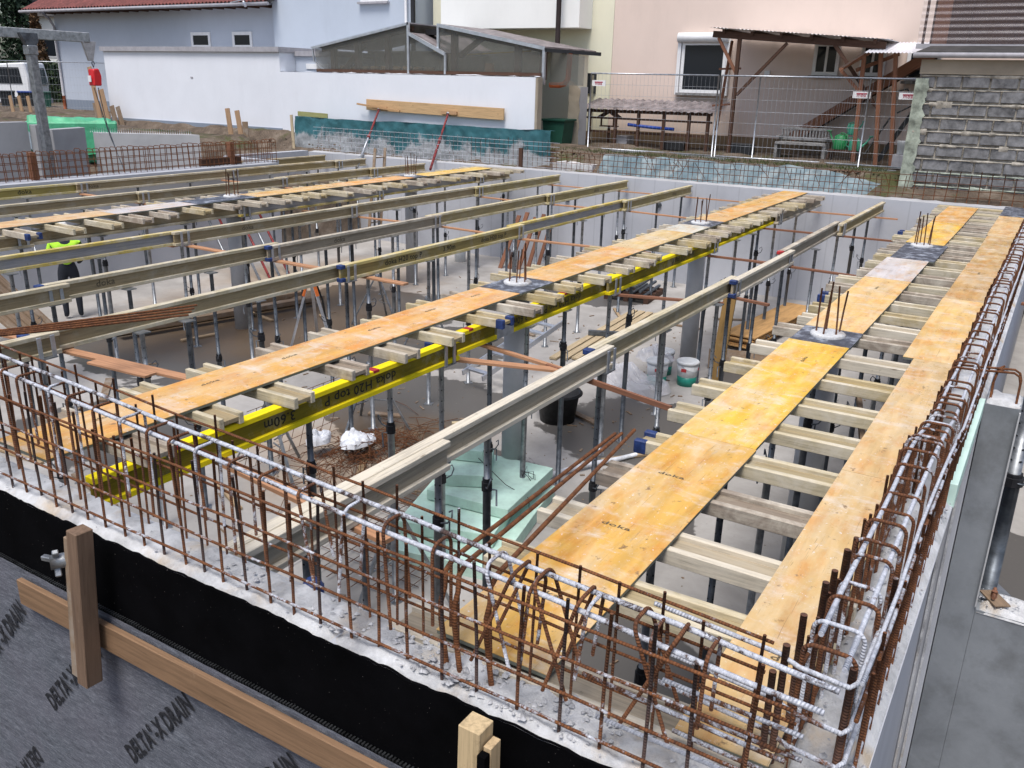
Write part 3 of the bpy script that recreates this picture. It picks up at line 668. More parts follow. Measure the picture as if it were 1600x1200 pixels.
# ------------------------------------------------------------------ steel props
PRM = {}
def prop_meshes(hc, H):
    k = (hc, H)
    if k not in PRM:
        ot = lambda mat: MB().tube([(0, 0, .008), (0, 0, hc)], .030, 12).mesh('outer_tube', mat)
        it = lambda mat: MB().tube([(0, 0, hc - .02), (0, 0, H - .012)], .0235, 12).mesh('inner_tube', mat)
        m = MB()
        for i in range(10):
            z = hc + .12 + i * .1
            if z < H - .06:
                for a in (0, 1): 
                    m.tube([(-.0245 if a else 0, 0 if a else -.0245, z), (.0245 if a else 0, 0 if a else .0245, z)], .0065, 6)
        PRM[k] = dict(od=ot('steel_dark'), og=ot('steel_galv'), id=it('steel_dark'), ig=it('steel_galv'), holes=m.mesh('pin_hole', 'steel_black'),
            collar=MB().lathe([(.034, hc - .09), (.040, hc - .088), (.040, hc - .02), (.033, hc - .018), (.033, hc + .01)], n=10, smooth=False).mesh('collar', 'steel_black'),
            handle=MB().tube([(.035, 0, hc - .05), (.09, .02, hc - .03), (.115, .04, hc + .02), (.10, .05, hc + .06), (.06, .05, hc + .03)], .006, 6).tube([(0, .03, hc - .08), (.02, .075, hc - .07), (.015, .075, hc - .2)], .007, 6).mesh('handle', 'steel_dark'))
    return PRM[k]
FOOT = MB().box(-.06, .06, -.06, .06, 0, .008).mesh('foot_plate', 'steel_galv')
HEAD = MB().box(-.06, .06, -.06, .06, -.012, -.002).mesh('head_plate', 'steel_galv')
FBASE = MB().box(-.085, .085, -.105, .105, -.014, -.003).tube([(0, 0, -.16), (0, 0, -.014)], .019, 8).mesh('fork_base', 'steel_galv')
FPOST = MB().box(-.019, .019, -.006, .006, -.005, .19).mesh('fork_post', 'steel_light', .002)
NPR = {}
def prop(x, y, row, ph, fork=False, top=-.301, hc=None, light=None, base=ZF):
    H = top - base; i = NPR.get(row, 0); NPR[row] = i + 1
    hc = hc or random.choice([1.02, 1.02, 1.28, 1.72]); light = light if light is not None else random.random() < .3
    o = thing('steel_prop', 'grey steel prop, %s from the front, under %s' % (ORD[i], ph), 'prop', (x, y, base), (rnd(-.008, .008), rnd(-.008, .008), 0), 'steel props in the pit')
    M_ = prop_meshes(hc, round(H, 3)); a = rnd(0, 6.28)
    mobj('outer_tube', M_['og' if light else 'od'], o); mobj('inner_tube', M_['ig' if light or random.random() < .3 else 'id'], o)
    mobj('pin_hole', M_['holes'], o, None, (0, 0, a)); mobj('collar', M_['collar'], o); mobj('handle', M_['handle'], o, None, (0, 0, a)); mobj('foot_plate', FOOT, o, None, (0, 0, a))
    if fork:
        mobj('fork_base', FBASE, o, (0, 0, H))
        for sx in (-.06, .06):
            for sy in (-.098, .098): mobj('fork_post', FPOST, o, (sx, sy, H))
    else: mobj('head_plate', HEAD, o, (0, 0, H))
    return o
rowph = {'B': 'the single bare run', 'M': 'the yellow run', 'a': 'the first bare run', 'b': 'the second bare run', 'c': 'the third bare run', 'L': 'the far left panels', 'd': 'the run beyond the left panels', 'e': 'the run beside the left wall'}
px = {'B': [2.94, 3.43, 4.14, 4.77, 6.50, 8.05, 9.45, 9.98, 10.9, 12.27, 13.9, 15.6, 16.9, 18.3],
      'M': [4.26, 5.21, 5.86, 6.7, 7.35, 8.15, 9.2, 9.75, 10.93, 12.62, 13.9, 14.7, 15.25, 16.15, 17.5],
      'a': [3.97, 4.94, 5.45, 6.46, 7.81, 8.2, 9.4, 10.5, 11.76, 12.92, 14.1, 15.84, 17.41, 18.9]}
for key, y, ph, xs, cs in rows:
    L = px.get(key)
    if not L:
        L = []
        for a, b in zip(xs, xs[1:]):
            if b - a > 2.5: L += [a + .14, a + (b - a) * .36 + rnd(-.1, .1), a + (b - a) * .7 + rnd(-.1, .1)]
            else: L += [a + .14]
        L.append(xs[-1] - .3)
    for x in L:
        near = min(abs(x - q - .14) for q in xs[1:-1])
        hc = {('B', 4.77): 1.72, ('M', 5.21): 1.72, ('M', 8.15): 1.72}.get((key, x))
        prop(x, y if near < .1 else y + rnd(-.05, .05), key, rowph[key], near < .1, hc=hc, light=True if (key, x) in (('M', 10.93), ('M', 7.35), ('a', 12.92)) else None)
for x in (2.75, 3.95, 5.1, 6.25, 7.4, 8.6, 9.9, 11.2, 12.6, 14.0, 15.4, 16.8, 18.2): prop(x, 1.50, 'R', 'the right panel rows')
for x in (3.3, 4.0, 4.75, 6.0, 7.2, 8.6, 10.2, 12.2, 14.5): prop(x, .62, 'S', 'the narrow panels beside the right wall')
for x in (16.3, 17.8, 19.0): prop(x, 18.45, 'f', 'the short corner beam')
prop(7.25, -.12, 'shaft', 'nothing visible in the side opening', top=.35, base=-1.75, hc=1.02)
for o in bpy.data.objects:
    if o.get('label', '').endswith('side opening'): o.scale = (2.0, 2.0, 1); o['label'] = 'tall dark steel prop standing in the opening right of the pier'
# folding tripods clamped to a few props
def tripod(x, y, lab, a0=0.):
    o = thing('prop_tripod', lab, 'tripod', (x, y, ZF), (0, 0, a0), 'folding tripods on props')
    MB().lathe([(.036, .82), (.045, .83), (.045, .93), (.036, .94)], n=10).obj('clamp', 'steel_galv', o)
    for k in range(3):
        a = k * 2.094; c, s = math.cos(a), math.sin(a)
        MB().bar((.05 * c, .05 * s, .88), (.52 * c, .52 * s, .01), .035, .02).obj('leg', 'steel_galv', o)
        MB().bar((.05 * c, .05 * s, .42), (.30 * c, .30 * s, .42), .015, .012).obj('strut', 'steel_galv', o)
tripod(4.14, 3.1, 'folding tripod with yellow strap by the green foam boards', .5); tripod(6.46, 7.22, 'folding tripod on a prop left of the laser tripod', .2)
tripod(8.2, 7.22, 'folding tripod on a prop beside the middle puddle', 1.0); tripod(5.21, 4.35, 'folding tripod under the yellow beam by the scrap heap', .9)
tripod(9.98, 3.1, 'folding tripod behind the white plastic bag', .3); tripod(11.6, 8.85, 'folding tripod below the second bare beam run', .6)
tripod(3.43, 3.1, 'folding tripod just behind the near rebar cage', .1); tripod(12.4, 10.65, 'folding tripod far back below the third bare run', .4)
tag(MB().tube([(4.10, 3.04, -1.52), (4.06, 3.0, -1.62), (4.07, 3.0, -1.8), (4.11, 3.02, -1.95)], .012, 6).obj('strap', 'cable_yellow'), 'yellow strap hanging from the tripod by the foam boards', 'strap')

# ------------------------------------------------------------------ laths between the runs
def lath(p, q, w, h, lab, mat='timber_new', col=(.46, .24, .13)):
    return tag(MB().bar(p, q, w, h).obj('lath', mat, bevel=.002, color=col), lab, 'lath', 'loose laths between the beam runs')
zl = -.325
lath((6.36, 3.55, zl), (6.05, 2.25, zl - .02), .03, .045, 'thin rusty brown lath crossing from the single run to the right row', 'timber_red')
lath((6.0, 4.45, zl), (6.35, 3.30, zl), .09, .025, 'brown board between the yellow run and the single run near the front')
lath((6.75, 5.05, zl - .02), (6.42, 3.35, zl - .03), .05, .03, 'split lath beside the brown board at the yellow run')
lath((9.15, 4.5, zl), (9.6, 3.05, zl), .05, .03, 'reddish lath from the yellow run to the single run mid pit', 'timber_red')
lath((10.0, 3.2, zl), (9.85, 2.6, zl), .05, .03, 'short reddish lath end right of the single run', 'timber_red')
lath((12.35, 4.75, zl), (12.4, 3.0, zl), .05, .03, 'reddish lath third from the front beyond the yellow run', 'timber_red')
lath((12.35, 3.5, zl), (12.2, 1.9, zl), .05, .03, 'reddish lath reaching under the right panels near the second column', 'timber_red')
lath((15.55, 4.6, zl), (15.65, 2.1, zl), .05, .03, 'far reddish lath crossing the single run', 'timber_red')
lath((18.4, 4.6, zl), (18.5, 2.6, zl), .05, .03, 'last lath before the back wall right of the middle row')
lath((4.15, 7.9, zl), (4.35, 5.55, zl), .10, .025, 'orange board from the first bare run towards the middle panels')
lath((4.1, 6.7, zl + .03), (4.15, 6.0, zl + .03), .12, .02, 'short pinkish board lying on the orange board')
lath((4.0, 10.6, zl), (4.25, 7.3, zl), .12, .025, 'wide orange board at the left edge between bare runs')
lath((8.2, 9.0, zl), (8.15, 6.55, zl), .10, .025, 'orange lath poking out past the first bare run')
lath((8.2, 10.7, zl), (8.15, 8.9, zl), .10, .025, 'orange lath between the second and third bare runs')
lath((12.0, 9.0, zl), (11.9, 7.3, zl), .07, .025, 'pink lath between first and second bare runs mid pit')
lath((11.9, 10.7, zl), (12.0, 9.0, zl), .07, .025, 'pink lath between second and third bare runs mid pit')
lath((15.75, 8.95, zl), (15.9, 7.3, zl), .07, .025, 'far pink lath between first and second bare runs')
lath((15.95, 7.25, zl), (15.75, 4.9, zl), .07, .025, 'far lath between first bare run and middle panels')
lath((11.8, 7.2, zl), (12.0, 5.0, zl), .08, .025, 'lath from the first bare run to the middle panels')
lath((15.8, 10.7, zl), (15.7, 8.9, zl), .07, .025, 'far lath between second and third bare runs')
lath((18.9, 10.7, zl), (19.0, 5.0, zl), .05, .025, 'long thin lath along the back wall')
lath((8.0, 11.8, zl), (8.05, 10.7, zl), .10, .025, 'orange lath between third bare run and left panels')
lath((11.8, 11.9, zl), (11.9, 10.7, zl), .08, .025, 'lath under the left panels mid pit')
lath((10.6, 16.9, zl), (10.5, 13.4, zl), .10, .025, 'orange lath beyond the far left panels')
lath((14.2, 16.9, zl), (14.1, 12.8, zl), .09, .025, 'far orange lath beyond the left panels')
lath((11.6, .14, -.28), (11.5, -1.3, -.30), .06, .03, 'brown lath across the side shaft right of the wall', 'timber_red')
lath((3.42, 4.5, -.33), (3.2, 2.72, -.33), .085, .03, 'brown lath behind the near rebar cage')
MB_ = MB().bar((7.9, 1.2, -.5), (4.7, .5, -.42), .04, .06); tag(MB_.obj('lath', 'timber_old'), 'old lath slanting below the right cross beams', 'lath')

# ------------------------------------------------------------------ rebar cages
def arcU(a, b, z0a, z0b, zt, axis, fix, r=.03, tilt=0., n=4):
    pts = []
    def P(c, z): return (fix + tilt * (zt - z), c, z) if axis == 'y' else (c, fix + tilt * (zt - z), z)
    pts.append(P(a, z0a)); pts.append(P(a, zt - r))
    for i in range(1, n): t = math.pi / 2 * i / n; pts.append(P(a + (1 if b > a else -1) * r * (1 - math.cos(t)), zt - r + r * math.sin(t)))
    sg = 1 if b > a else -1
    pts.append(P(a + sg * r, zt)); pts.append(P(b - sg * r, zt))
    for i in range(1, n): t = math.pi / 2 * i / n; pts.append(P(b - sg * r * (1 - math.sin(t)), zt - r * (1 - math.cos(t))))
    pts.append(P(b, zt - r)); pts.append(P(b, z0b)); return pts
def bar(parent, name, pts, r, cem=.2, dark=0., n=7):
    return MB().tube(pts, r, n).obj(name, 'rebar', parent, color=(cem, dark, 0))
fc = thing('rebar_cage', 'rusty rebar cage splashed with cement along the near wall', 'rebar cage')
def zt(y): return .385 + .05 * y
y = .47; i = 0
while y < 8.2:
    d = rnd(-.02, .02)
    bar(fc, 'upright_bar', [(2.13 + rnd(-.006, .006), y, -.1), (2.13, y + d * .4, .2), (2.13 + rnd(-.01, .01), y + d, .455 + .02 * y + rnd(-.05, .05))], .0065, rnd(.0, .42), .15 if random.random() < .6 else .7)
    bar(fc, 'upright_bar', [(2.285, y + .04, -.1), (2.285 + rnd(-.01, .01), y + .04 + d, .47 + .045 * y + rnd(-.05, .05))], .0055, rnd(.0, .45), .2)
    y += rnd(.13, .17) if y < 2.4 else rnd(.115, .15); i += 1
def long_bar(x, z0, sl, r, cem, dark=0., ya=.40, yb=8.2, name='long_bar', wob=.006):
    pts = []; y = ya; ph = rnd(0, 9)
    while y <= yb: pts.append((x + wob * fn(y, ph, 0, 1.1), y, z0 + sl * y + wob * 1.5 * fn(y, ph, 5, 1.3))); y += .22
    bar(fc, name, pts, r, cem, dark)
for z0, sl in ((.0, .008), (.115, .016), (.25, .02), (.385, .024)): long_bar(2.117, z0, sl, .0062, .40 if z0 < .3 else .28, 0, rnd(.33, .5))
for z0, sl in ((.05, .02), (.20, .03), (.33, .04), (.44, .048)): long_bar(2.298, z0, sl, .006, .30, 0, rnd(.35, .5))
long_bar(2.172, .37, .052, .0098, .66, .6, .28); long_bar(2.25, .40, .052, .0098, .60, .7, .26)
long_bar(2.15, .18, .03, .008, .5, .2, .36, 1.05); long_bar(2.14, .07, .01, .008, .75, .2, .30, 1.0); long_bar(2.26, .12, .02, .008, .5, .2, .33, .95); long_bar(2.21, .24, .02, .008, .6, .2, .33, .98); long_bar(2.27, .02, .02, .008, .6, .2, .3, .9)
y = .62; i = 0
while y < 8:
    tl = rnd(-.12, .12) if i % 4 else rnd(-.35, .35)
    pts = arcU(2.148 + rnd(-.012, .012), 2.272 + rnd(-.012, .012), rnd(.05, .2), rnd(.05, .2), zt(y) + (.020 if y < 2.2 else .010) + rnd(-.006, .012), 'x', y, .04 if y < 2.2 else .022, tl if y < 2.2 else tl * .5)
    bar(fc, 'stirrup', pts, .0068, rnd(.15, .62), .15); y += rnd(.14, .24) if y > 1.2 else rnd(.16, .22); i += 1
# crooked stirrups near the corner
for (yy, t1) in ((.72, .42), (.86, -.38), (1.05, .30), (1.22, -.36), (1.30, .4)):
    bar(fc, 'stirrup', arcU(2.15, 2.28, .08, .14, zt(yy) + .035, 'x', yy, .035, t1), .007, .3, .1)
# long starter bars bent inwards over the near panels
sb = thing('starter_bars', 'bundle of long rusty bars bent over towards the pit by the orange panel', 'rebar')
for k, (yy, xe, ye, ze) in enumerate(((1.72, 4.42, 1.98, .06), (1.66, 4.45, 1.95, .06), (1.52, 4.52, 1.90, .07))):
    p0 = Vector((2.20, yy - .12, -.08)); p1 = Vector((2.20, yy - .09, .16)); p2 = Vector((2.25, yy - .07, .26)); p3 = Vector((2.36, yy - .03, .315)); pe = Vector((xe, ye, ze))
    bar(sb, 'bent_bar', [p0, p1, p1.lerp(p2, .5) + Vector((-.012, 0, .015)), p2, p2.lerp(p3, .5) + Vector((-.02, 0, .02)), p3, p3.lerp(pe, .33), p3.lerp(pe, .66), pe], .0105, .22, .0, 8)
sb = thing('loose_bars', 'four rusty bars lying across the cage and beam at left', 'rebar')
for k in range(4): bar(sb, 'loose_bar', [(2.2, 6.2 + .11 * k, .36 - .02 * k), (3.4, 6.24 + .06 * k, .2), (4.72 + .06 * k, 6.20 + .035 * k, .06 + .012 * k)], .0095, .02, .0)
# right wall
rc = thing('rebar_cage', 'row of cement caked stirrups along the right wall', 'rebar cage')
def ztr(x): return .43 if x < 4.4 else (.43 - .18 * (x - 4.4) if x < 5.3 else .255 - .004 * (x - 5.3))
x = 2.43
while x < 19.2:
    zz = ztr(x) + rnd(-.02, .02); low = -.5 if 4.95 < x < 6.6 else -.12
    tl = rnd(-.07, .07)
    bar(rc, 'stirrup', arcU(.395 + rnd(-.012, .012), .245 + rnd(-.012, .012), low, low, zz, 'y', x, .035, tl), .0075, rnd(.3, .66) if random.random() < .55 else rnd(.05, .3), .1)
    x += rnd(.13, .19) if x < 6 else rnd(.17, .27)
def lbar(yv, dz, r, cem, xa=2.4, xb=19.2, dark=0.):
    pts = []; x = xa; ph = rnd(0, 9)
    while x <= xb: pts.append((x, yv + .006 * fn(x, ph, 0, 1.2), (ztr(x) + dz if dz > -.25 else .24 + dz) + .006 * fn(x, ph, 4, 1.1))); x += .3
    bar(rc, 'long_bar', pts, r, cem, dark)
lbar(.37, -.02, .0095, .72, 2.5); lbar(.27, -.02, .0095, .76, 2.36); lbar(.215, -.06, .0075, .8, 2.38); lbar(.212, -.18, .0075, .4, 2.36); lbar(.21, -.26, .0075, .75, 2.4, 8); lbar(.205, -.1, .0075, .5, 2.6, 9); lbar(.21, -.36 + .24, .008, .1, 2.7, 6.4)
lbar(.41, -.14, .0065, .3, 2.5); lbar(.405, -.28, .0065, .3, 2.5)
x = 2.5
while x < 19.1:
    low = -.5 if 4.95 < x < 6.6 else -.12
    bar(rc, 'upright_bar', [(x, .206, low), (x + rnd(-.02, .02), .204, ztr(x) - rnd(.03, .12))], .0065, rnd(0, .4), .1)
    bar(rc, 'upright_bar', [(x + .05, .412, low), (x + .05 + rnd(-.02, .02), .414, ztr(x) - rnd(.02, .1))], .0065, rnd(0, .35), .3)
    x += rnd(.13, .17) if x < 7 else .2
for (x, yv, h, c) in ((2.40, .445, .40, .1), (2.58, .44, .42, .12), (2.80, .43, .43, .25), (2.95, .425, .4, .2), (3.10, .42, .42, .2), (2.42, .255, .38, .05), (2.52, .25, .28, .6), (2.72, .235, .30, .6), (3.1, .24, .36, .5), (3.3, .42, .37, .3), (2.40, .475, .30, .1)):
    bar(rc, 'corner_rod', [(x, yv, -.12), (x + rnd(-.012, .012), yv + rnd(-.006, .006), h)], .0118, c, .45, 9)
for zz in (.04, .17, .34):     # closing loops round the corner
    bar(rc, 'corner_loop', [(2.75, .23, zz), (2.42, .232, zz), (2.385, .25, zz), (2.385, .40, zz + .01), (2.42, .47, zz + .01), (2.43, .9, zz + .03)], .0085, .65, .2)
# starters on the pier
pc = thing('rebar_loop', 'rusty hooked bars reaching from the cage to the pier top', 'rebar')
for dx in (0, .09):
    bar(pc, 'hooked_bar', [(6.72 + dx, .42, .17), (6.73 + dx, .2, .185), (6.73 + dx, .03, .20), (6.73 + dx, -.005, .18), (6.73 + dx, -.02, .13), (6.73 + dx, -.022, -.05)], .0085, .12)
    bar(pc, 'hooked_bar', [(6.74 + dx, .14, -.05), (6.74 + dx, .145, .1), (6.74 + dx, .13, .19), (6.78 + dx, .1, .2)], .0085, .12)
# left wall
lc = thing('rebar_cage', 'rusty rebar fence standing on the left wall', 'rebar cage')
x = 6.6; i = 0
while x < 16.4:
    h = .5 + rnd(-.02, .03)
    bar(lc, 'stirrup', arcU(YL + .12, YL + .34, -.06, -.06, h, 'y', x, .05, rnd(-.05, .05)), .0075, .02, 0, 6); x += rnd(.10, .17)
for yv in (YL + .11, YL + .35):
    for zz in (.02, .16, .30, .44): bar(lc, 'long_bar', [(6.5, yv, zz), (10, yv, zz + rnd(-.01, .01)), (13, yv, zz + rnd(-.01, .01)), (16.3, yv, zz)], .007, .02, 0, 6)
for xx in (9.95, 14.9): MB().bar((xx, YL + .2, -.05), (xx, YL + .2, .5), .12, .12).obj('box_post', 'timber_red', lc)
tag(MB().box(14.0, 15.2, YL + .18, YL + .3, -.03, .14).obj('wood_block', 'timber_dark', bevel=.01), 'dark timber block lying inside the left rebar fence', 'timber')
# back wall meshes
bc = thing('rebar_mesh', 'light grey rebar mesh in front of the teal tarpaulin', 'rebar mesh')
y = 11.0
while y < 19.1:
    bar(bc, 'upright_bar', [(XB + .2, y, -.06), (XB + .2 + rnd(-.02, .02), y + rnd(-.02, .02), .64 + rnd(-.05, .05))], .0058, .25 if y < 13.5 else .6, .2, 5); y += .145
for zz in (.0, .13, .26, .39, .52, .62): bar(bc, 'long_bar', [(XB + .192, 10.8, zz), (XB + .192, 13, zz + rnd(-.02, .02)), (XB + .192, 16, zz + rnd(-.02, .02)), (XB + .192, 19.15, zz + .02)], .006, .7, .1, 5)
for (yy, hh) in ((11.9, .45),): MB().bar((XB + .15, yy, -.03), (XB + .15, yy, hh), .1, .05).obj('short_post', 'timber_dark', bc)
bc = thing('rebar_mesh', 'rusty rebar mesh along the back wall from tarpaulin to right corner', 'rebar mesh')
y = .35
while y < 11:
    q = y < 2.6
    bar(bc, 'upright_bar', [(XB + .2, y, -.06), (XB + .2 + rnd(-.03, .03), y + rnd(-.03, .03), (.56 if q else .44) + rnd(-.05, .05))], .0095 if q else .0065, .08, .1, 5); y += .2 if q else rnd(.09, .15)
for zz in (.03, .16, .29, .42): bar(bc, 'long_bar', [(XB + .192, .2, zz + .06), (XB + .192, 3, zz + rnd(.0, .04)), (XB + .192, 7, zz + rnd(-.02, .02)), (XB + .192, 11.2, zz)], .0068, .15, .1, 5)
for k in range(26):
    y = rnd(2.6, 10.8); bar(bc, 'loose_bar', [(XB + .25, y, rnd(.0, .3)), (XB + .22, y + rnd(-.3, .3), rnd(.3, .52))], .006, .05, 0, 5)

# ------------------------------------------------------------------ things on the pit floor
o = thing('foam_stack', 'stack of mint green foam boards tied with wire on the floor', 'foam boards', (6.85, 4.62, ZF), (0, 0, R(12)))
for (a, b, c, d, z0, z1, rz) in ((-1.05, .85, -.62, .5, 0, .14, 0), (-.72, .8, -.42, .58, .148, .28, .07), (-.30, .85, -.52, .42, .288, .40, -.10), (-.02, .72, -.15, .42, .408, .54, .30), (.30, .60, .0, .5, .548, .68, .12)):
    MB().box(a, b, c, d, z0, z1).obj('foam_board', 'xps', o, .004, rot=(rnd(-.012, .012), rnd(-.012, .012), rz))
m = MB().tube([(.1, -.56, .02), (.12, -.56, .32), (.1, -.3, .44), (.3, .1, .6), (.5, .3, .74)], .004, 5)
for k in range(4): m.tube([(.35, -.4, .44), (.38 + rnd(-.1, .1), -.42 + rnd(-.05, .05), .52), (.42 + rnd(-.1, .1), -.5 + rnd(-.05, .05), .46), (.45 + rnd(-.1, .1), -.52, .3)], .0035, 5)
m.obj('tie_wire', 'rubber', o)
o = thing('mortar_tub', 'round black mortar tub behind the single beam run', 'tub', (9.95, 5.35, ZF))
MB().lathe([(.24, 0), (.29, .36), (.325, .40), (.32, .43), (.295, .425), (.27, .36), (.225, .03)], n=28).obj('tub', 'tub_black', o)
MB().lathe([(.31, .385), (.34, .395), (.34, .41), (.31, .412)], n=28).obj('rim', 'tub_black', o)
def pail(x, y, lab):
    o = thing('plaster_pail', lab, 'pail', (x, y, ZF), (0, 0, rnd(0, 6)), 'plaster pails')
    MB().lathe([(.15, .14), (.168, .36)], n=24).obj('pail', 'pail_white', o); MB().lathe([(.143, 0), (.152, .15)], n=24).obj('green_band', 'pail_teal', o)
    MB().lathe([(.176, .35), (.18, .385), (.165, .40)], n=24).obj('lid', 'pail_white', o)
    for k in range(3):
        a = k * 2.09; MB().bar((.166 * math.cos(a), .166 * math.sin(a), .27), (.166 * math.cos(a + .5), .166 * math.sin(a + .5), .27), .01, .05).obj('red_label', 'label_red', o)
    MB().tube([(.17 * math.cos(t), .17 * math.sin(t), .34 - .1 * math.sin(t)) for t in [i * math.pi / 10 for i in range(11)]], .003, 5).obj('handle', 'steel_light', o)
pail(12.45, 4.42, 'white and green plaster pail with lid, right of the plastic sheet'); pail(12.2, 4.82, 'green banded pail half hidden by plastic sheet'); pail(12.75, 4.95, 'pail standing behind the plastic sheet')
def fl(x, y, z): return mnoise.fractal(Vector((x, y, z)), 1., 2., 2)
def heap(name, lab, cat, c, sx, sy, sz, mat, seed, rz=0, kind=None):
    def P(u, v):
        a = u * 2 * math.pi; r = v; n = fl(math.cos(a) * r * 1.6 + seed, math.sin(a) * r * 1.6, seed)
        h = (1 - r * r) ** .7 if r < 1 else 0
        return (sx * r * math.cos(a) * (1 + .25 * n), sy * r * math.sin(a) * (1 + .25 * n), max(.004, sz * h * (.8 + .7 * n) + .16 * sz * abs(fl(math.cos(a) * r * 4 + seed, math.sin(a) * r * 4, 2))))
    m = MB(); m.grid(26, 9, P, smooth=False); return tag(m.obj(name, mat, loc=c, rot=(0, 0, rz)), lab, cat)
heap('plastic_sheet', 'crumpled clear plastic sheet left of the plaster pails', 'plastic sheet', (11.85, 5.15, ZF), .75, .42, .38, 'poly_sheet', 3.3, R(70))
heap('plastic_bag', 'crumpled plastic film draped over the pails', 'plastic sheet', (12.5, 4.95, ZF + .3), .3, .28, .22, 'poly_sheet', 7.7)
heap('plastic_bag', 'white crumpled plastic on the rebar scrap heap', 'plastic bag', (7.35, 6.72, ZF + .22), .24, .2, .16, 'bag_film', 1.2)
heap('plastic_bag', 'second white plastic scrap left on the rebar heap', 'plastic bag', (7.15, 7.15, ZF + .2), .2, .14, .16, 'bag_film', 5.2)
heap('plastic_bag', 'small white bag on floor near the left tripod', 'plastic bag', (6.1, 8.3, ZF), .22, .16, .14, 'bag_film', 9.2)
heap('plastic_bag', 'white plastic scrap beside the foam stack', 'plastic bag', (9.0, 3.6, ZF), .16, .08, .07, 'bag_film', 6.2)
# scrap rebar heap with mesh
o = thing('rebar_scrap', 'tangled heap of rusty tie wire and rebar offcuts', 'scrap heap')
m = MB()
for k in range(420):
    cx, cy = random.gauss(7.35, .5), random.gauss(6.55, .33); a = random.gauss(.5, .7); L = rnd(.15, .7); z = ZF + .02 + max(0, .28 * math.exp(-((cx - 7.35) ** 2 / .5 + (cy - 6.55) ** 2 / .25))) * rnd(.2, 1.)
    m.tube([(cx - L * math.cos(a) / 2, cy - L * math.sin(a) / 2, z + rnd(-.04, .05)), (cx, cy, z + rnd(0, .04)), (cx + L * math.cos(a) / 2, cy + L * math.sin(a) / 2, max(ZF + .01, z + rnd(-.08, .05)))], .004, 4)
tag(m.obj('offcut', 'rebar', o, color=(.0, 0, 0)), kind='stuff')
m = MB()
for k in range(9): m.tube([(6.3 + .18 * k, 7.55, ZF + .02), (6.35 + .18 * k, 7.3, ZF + .85)], .004, 4)
for k in range(6): t = k / 5; m.tube([(6.2, 7.55 - .25 * t, ZF + .02 + .83 * t), (7.9, 7.55 - .25 * t, ZF + .02 + .83 * t)], .004, 4)
tag(m.obj('wire_mesh_sheet', 'rebar', color=(0, 0, 0)), 'rusty wire mesh sheet leaning behind the scrap heap', 'wire mesh')
m = MB()
for k in range(14): m.tube([(5.2 + .13 * k, 4.3, ZF + .03), (5.25 + .13 * k, 5.8, ZF + .04)], .005, 4)
for k in range(10): m.tube([(5.1, 4.35 + .15 * k, ZF + .045), (7.1, 4.35 + .15 * k, ZF + .045)], .005, 4)
tag(m.obj('wire_mesh_sheet', 'rebar', color=(0, .2, 0)), 'rusty wire mesh lying flat beside the green foam boards', 'wire mesh')
# surveying tripod
o = thing('laser_tripod', 'surveying tripod with orange head in the middle of the pit', 'tripod', (10.55, 10.55, ZF))
MB().lathe([(.07, 1.08), (.09, 1.1), (.09, 1.16), (.06, 1.2)], n=12).obj('head', 'tripod_orange', o)
for k in range(3):
    a = k * 2.094 + .6; c, s = math.cos(a), math.sin(a); MB().bar((.06 * c, .06 * s, 1.1), (.42 * c, .42 * s, .0), .05, .025).obj('leg', 'alu', o); MB().bar((.07 * c, .07 * s, 1.12), (.14 * c, .14 * s, .9), .055, .03).obj('leg_joint', 'tripod_orange', o)
MB().tube([(.1, -.05, 1.05), (.16, -.1, .8), (.2, -.1, .55), (.22, -.12, .4)], .02, 6).obj('strap', 'rubber', o)
# timber on the floor
def plank_pile(lab, pts, w, h, mat='timber_old', col=(.5, .36, .2)):
    for k, (p, q) in enumerate(pts): tag(MB().bar(p, q, w, h).obj('plank', mat, color=col, bevel=.003), lab % ORD[k], 'plank', 'planks on the pit floor')
plank_pile('long pale plank on the floor by the mortar tub, %s from the left', [((12.3 + .1 * k, 6.75 - .16 * k, ZF + .03 + .002 * k), (16.2, 7.0 - .17 * k, ZF + .03 + .002 * k)) for k in range(6)], .13, .04, 'timber_new', (.48, .38, .24))
tag(MB().bar((13.9, 6.9, ZF + .1), (14.3, 6.0, ZF + .1), .1, .08).obj('plank', 'steel_dark'), 'dark steel bearer lying across the floor planks', 'bearer')
o = thing('plywood_stack', 'stack of orange plywood sheets on the floor under the right row', 'plywood', (16.4, 4.2, ZF), (0, 0, R(-6)))
for k in range(7): MB().box(-1.6 + rnd(-.1, .1), 1.4 + rnd(-.1, .1), -.3 + rnd(-.03, .03), .3 + rnd(-.03, .03), .08 + k * .03, .105 + k * .03).obj('sheet', 'plywood', o, color=(.52, .30, .12))
MB().box(-1.4, -1.3, -.4, .4, 0, .08).box(1.1, 1.2, -.4, .4, 0, .08).obj('bearer', 'timber_old', o)
tag(MB().bar((14.9, 3.05, ZF + .2), (17.9, 2.95, ZF + .2), .5, .021).obj('plywood_sheet', 'plywood', color=(.58, .36, .12)), 'single orange plywood sheet leaning beside the plywood stack', 'plywood')
tag(MB().bar((13.5, 4.45, ZF + .16), (13.9, 3.3, ZF + .18), .05, .32, (.35, .1, 1)).obj('grey_board', 'timber_old'), 'weathered grey board standing behind the plaster pails', 'board')
tag(MB().bar((10.35, 3.35, ZF + .05), (10.62, 3.3, ZF + 1.9), .16, .03, (1, 0, 0)).obj('plywood_sheet', 'plywood', color=(.28, .17, .06)), 'narrow brown plywood strip leaning under the single run', 'plywood')
o = thing('pallet', 'dark pallet loaded with steel parts far back under the yellow run', 'pallet', (17.5, 7.6, ZF), (0, 0, .1))
for k in range(5): MB().box(-.6 + k * .26, -.46 + k * .26, -.5, .5, .10, .125).obj('slat', 'timber_dark', o)
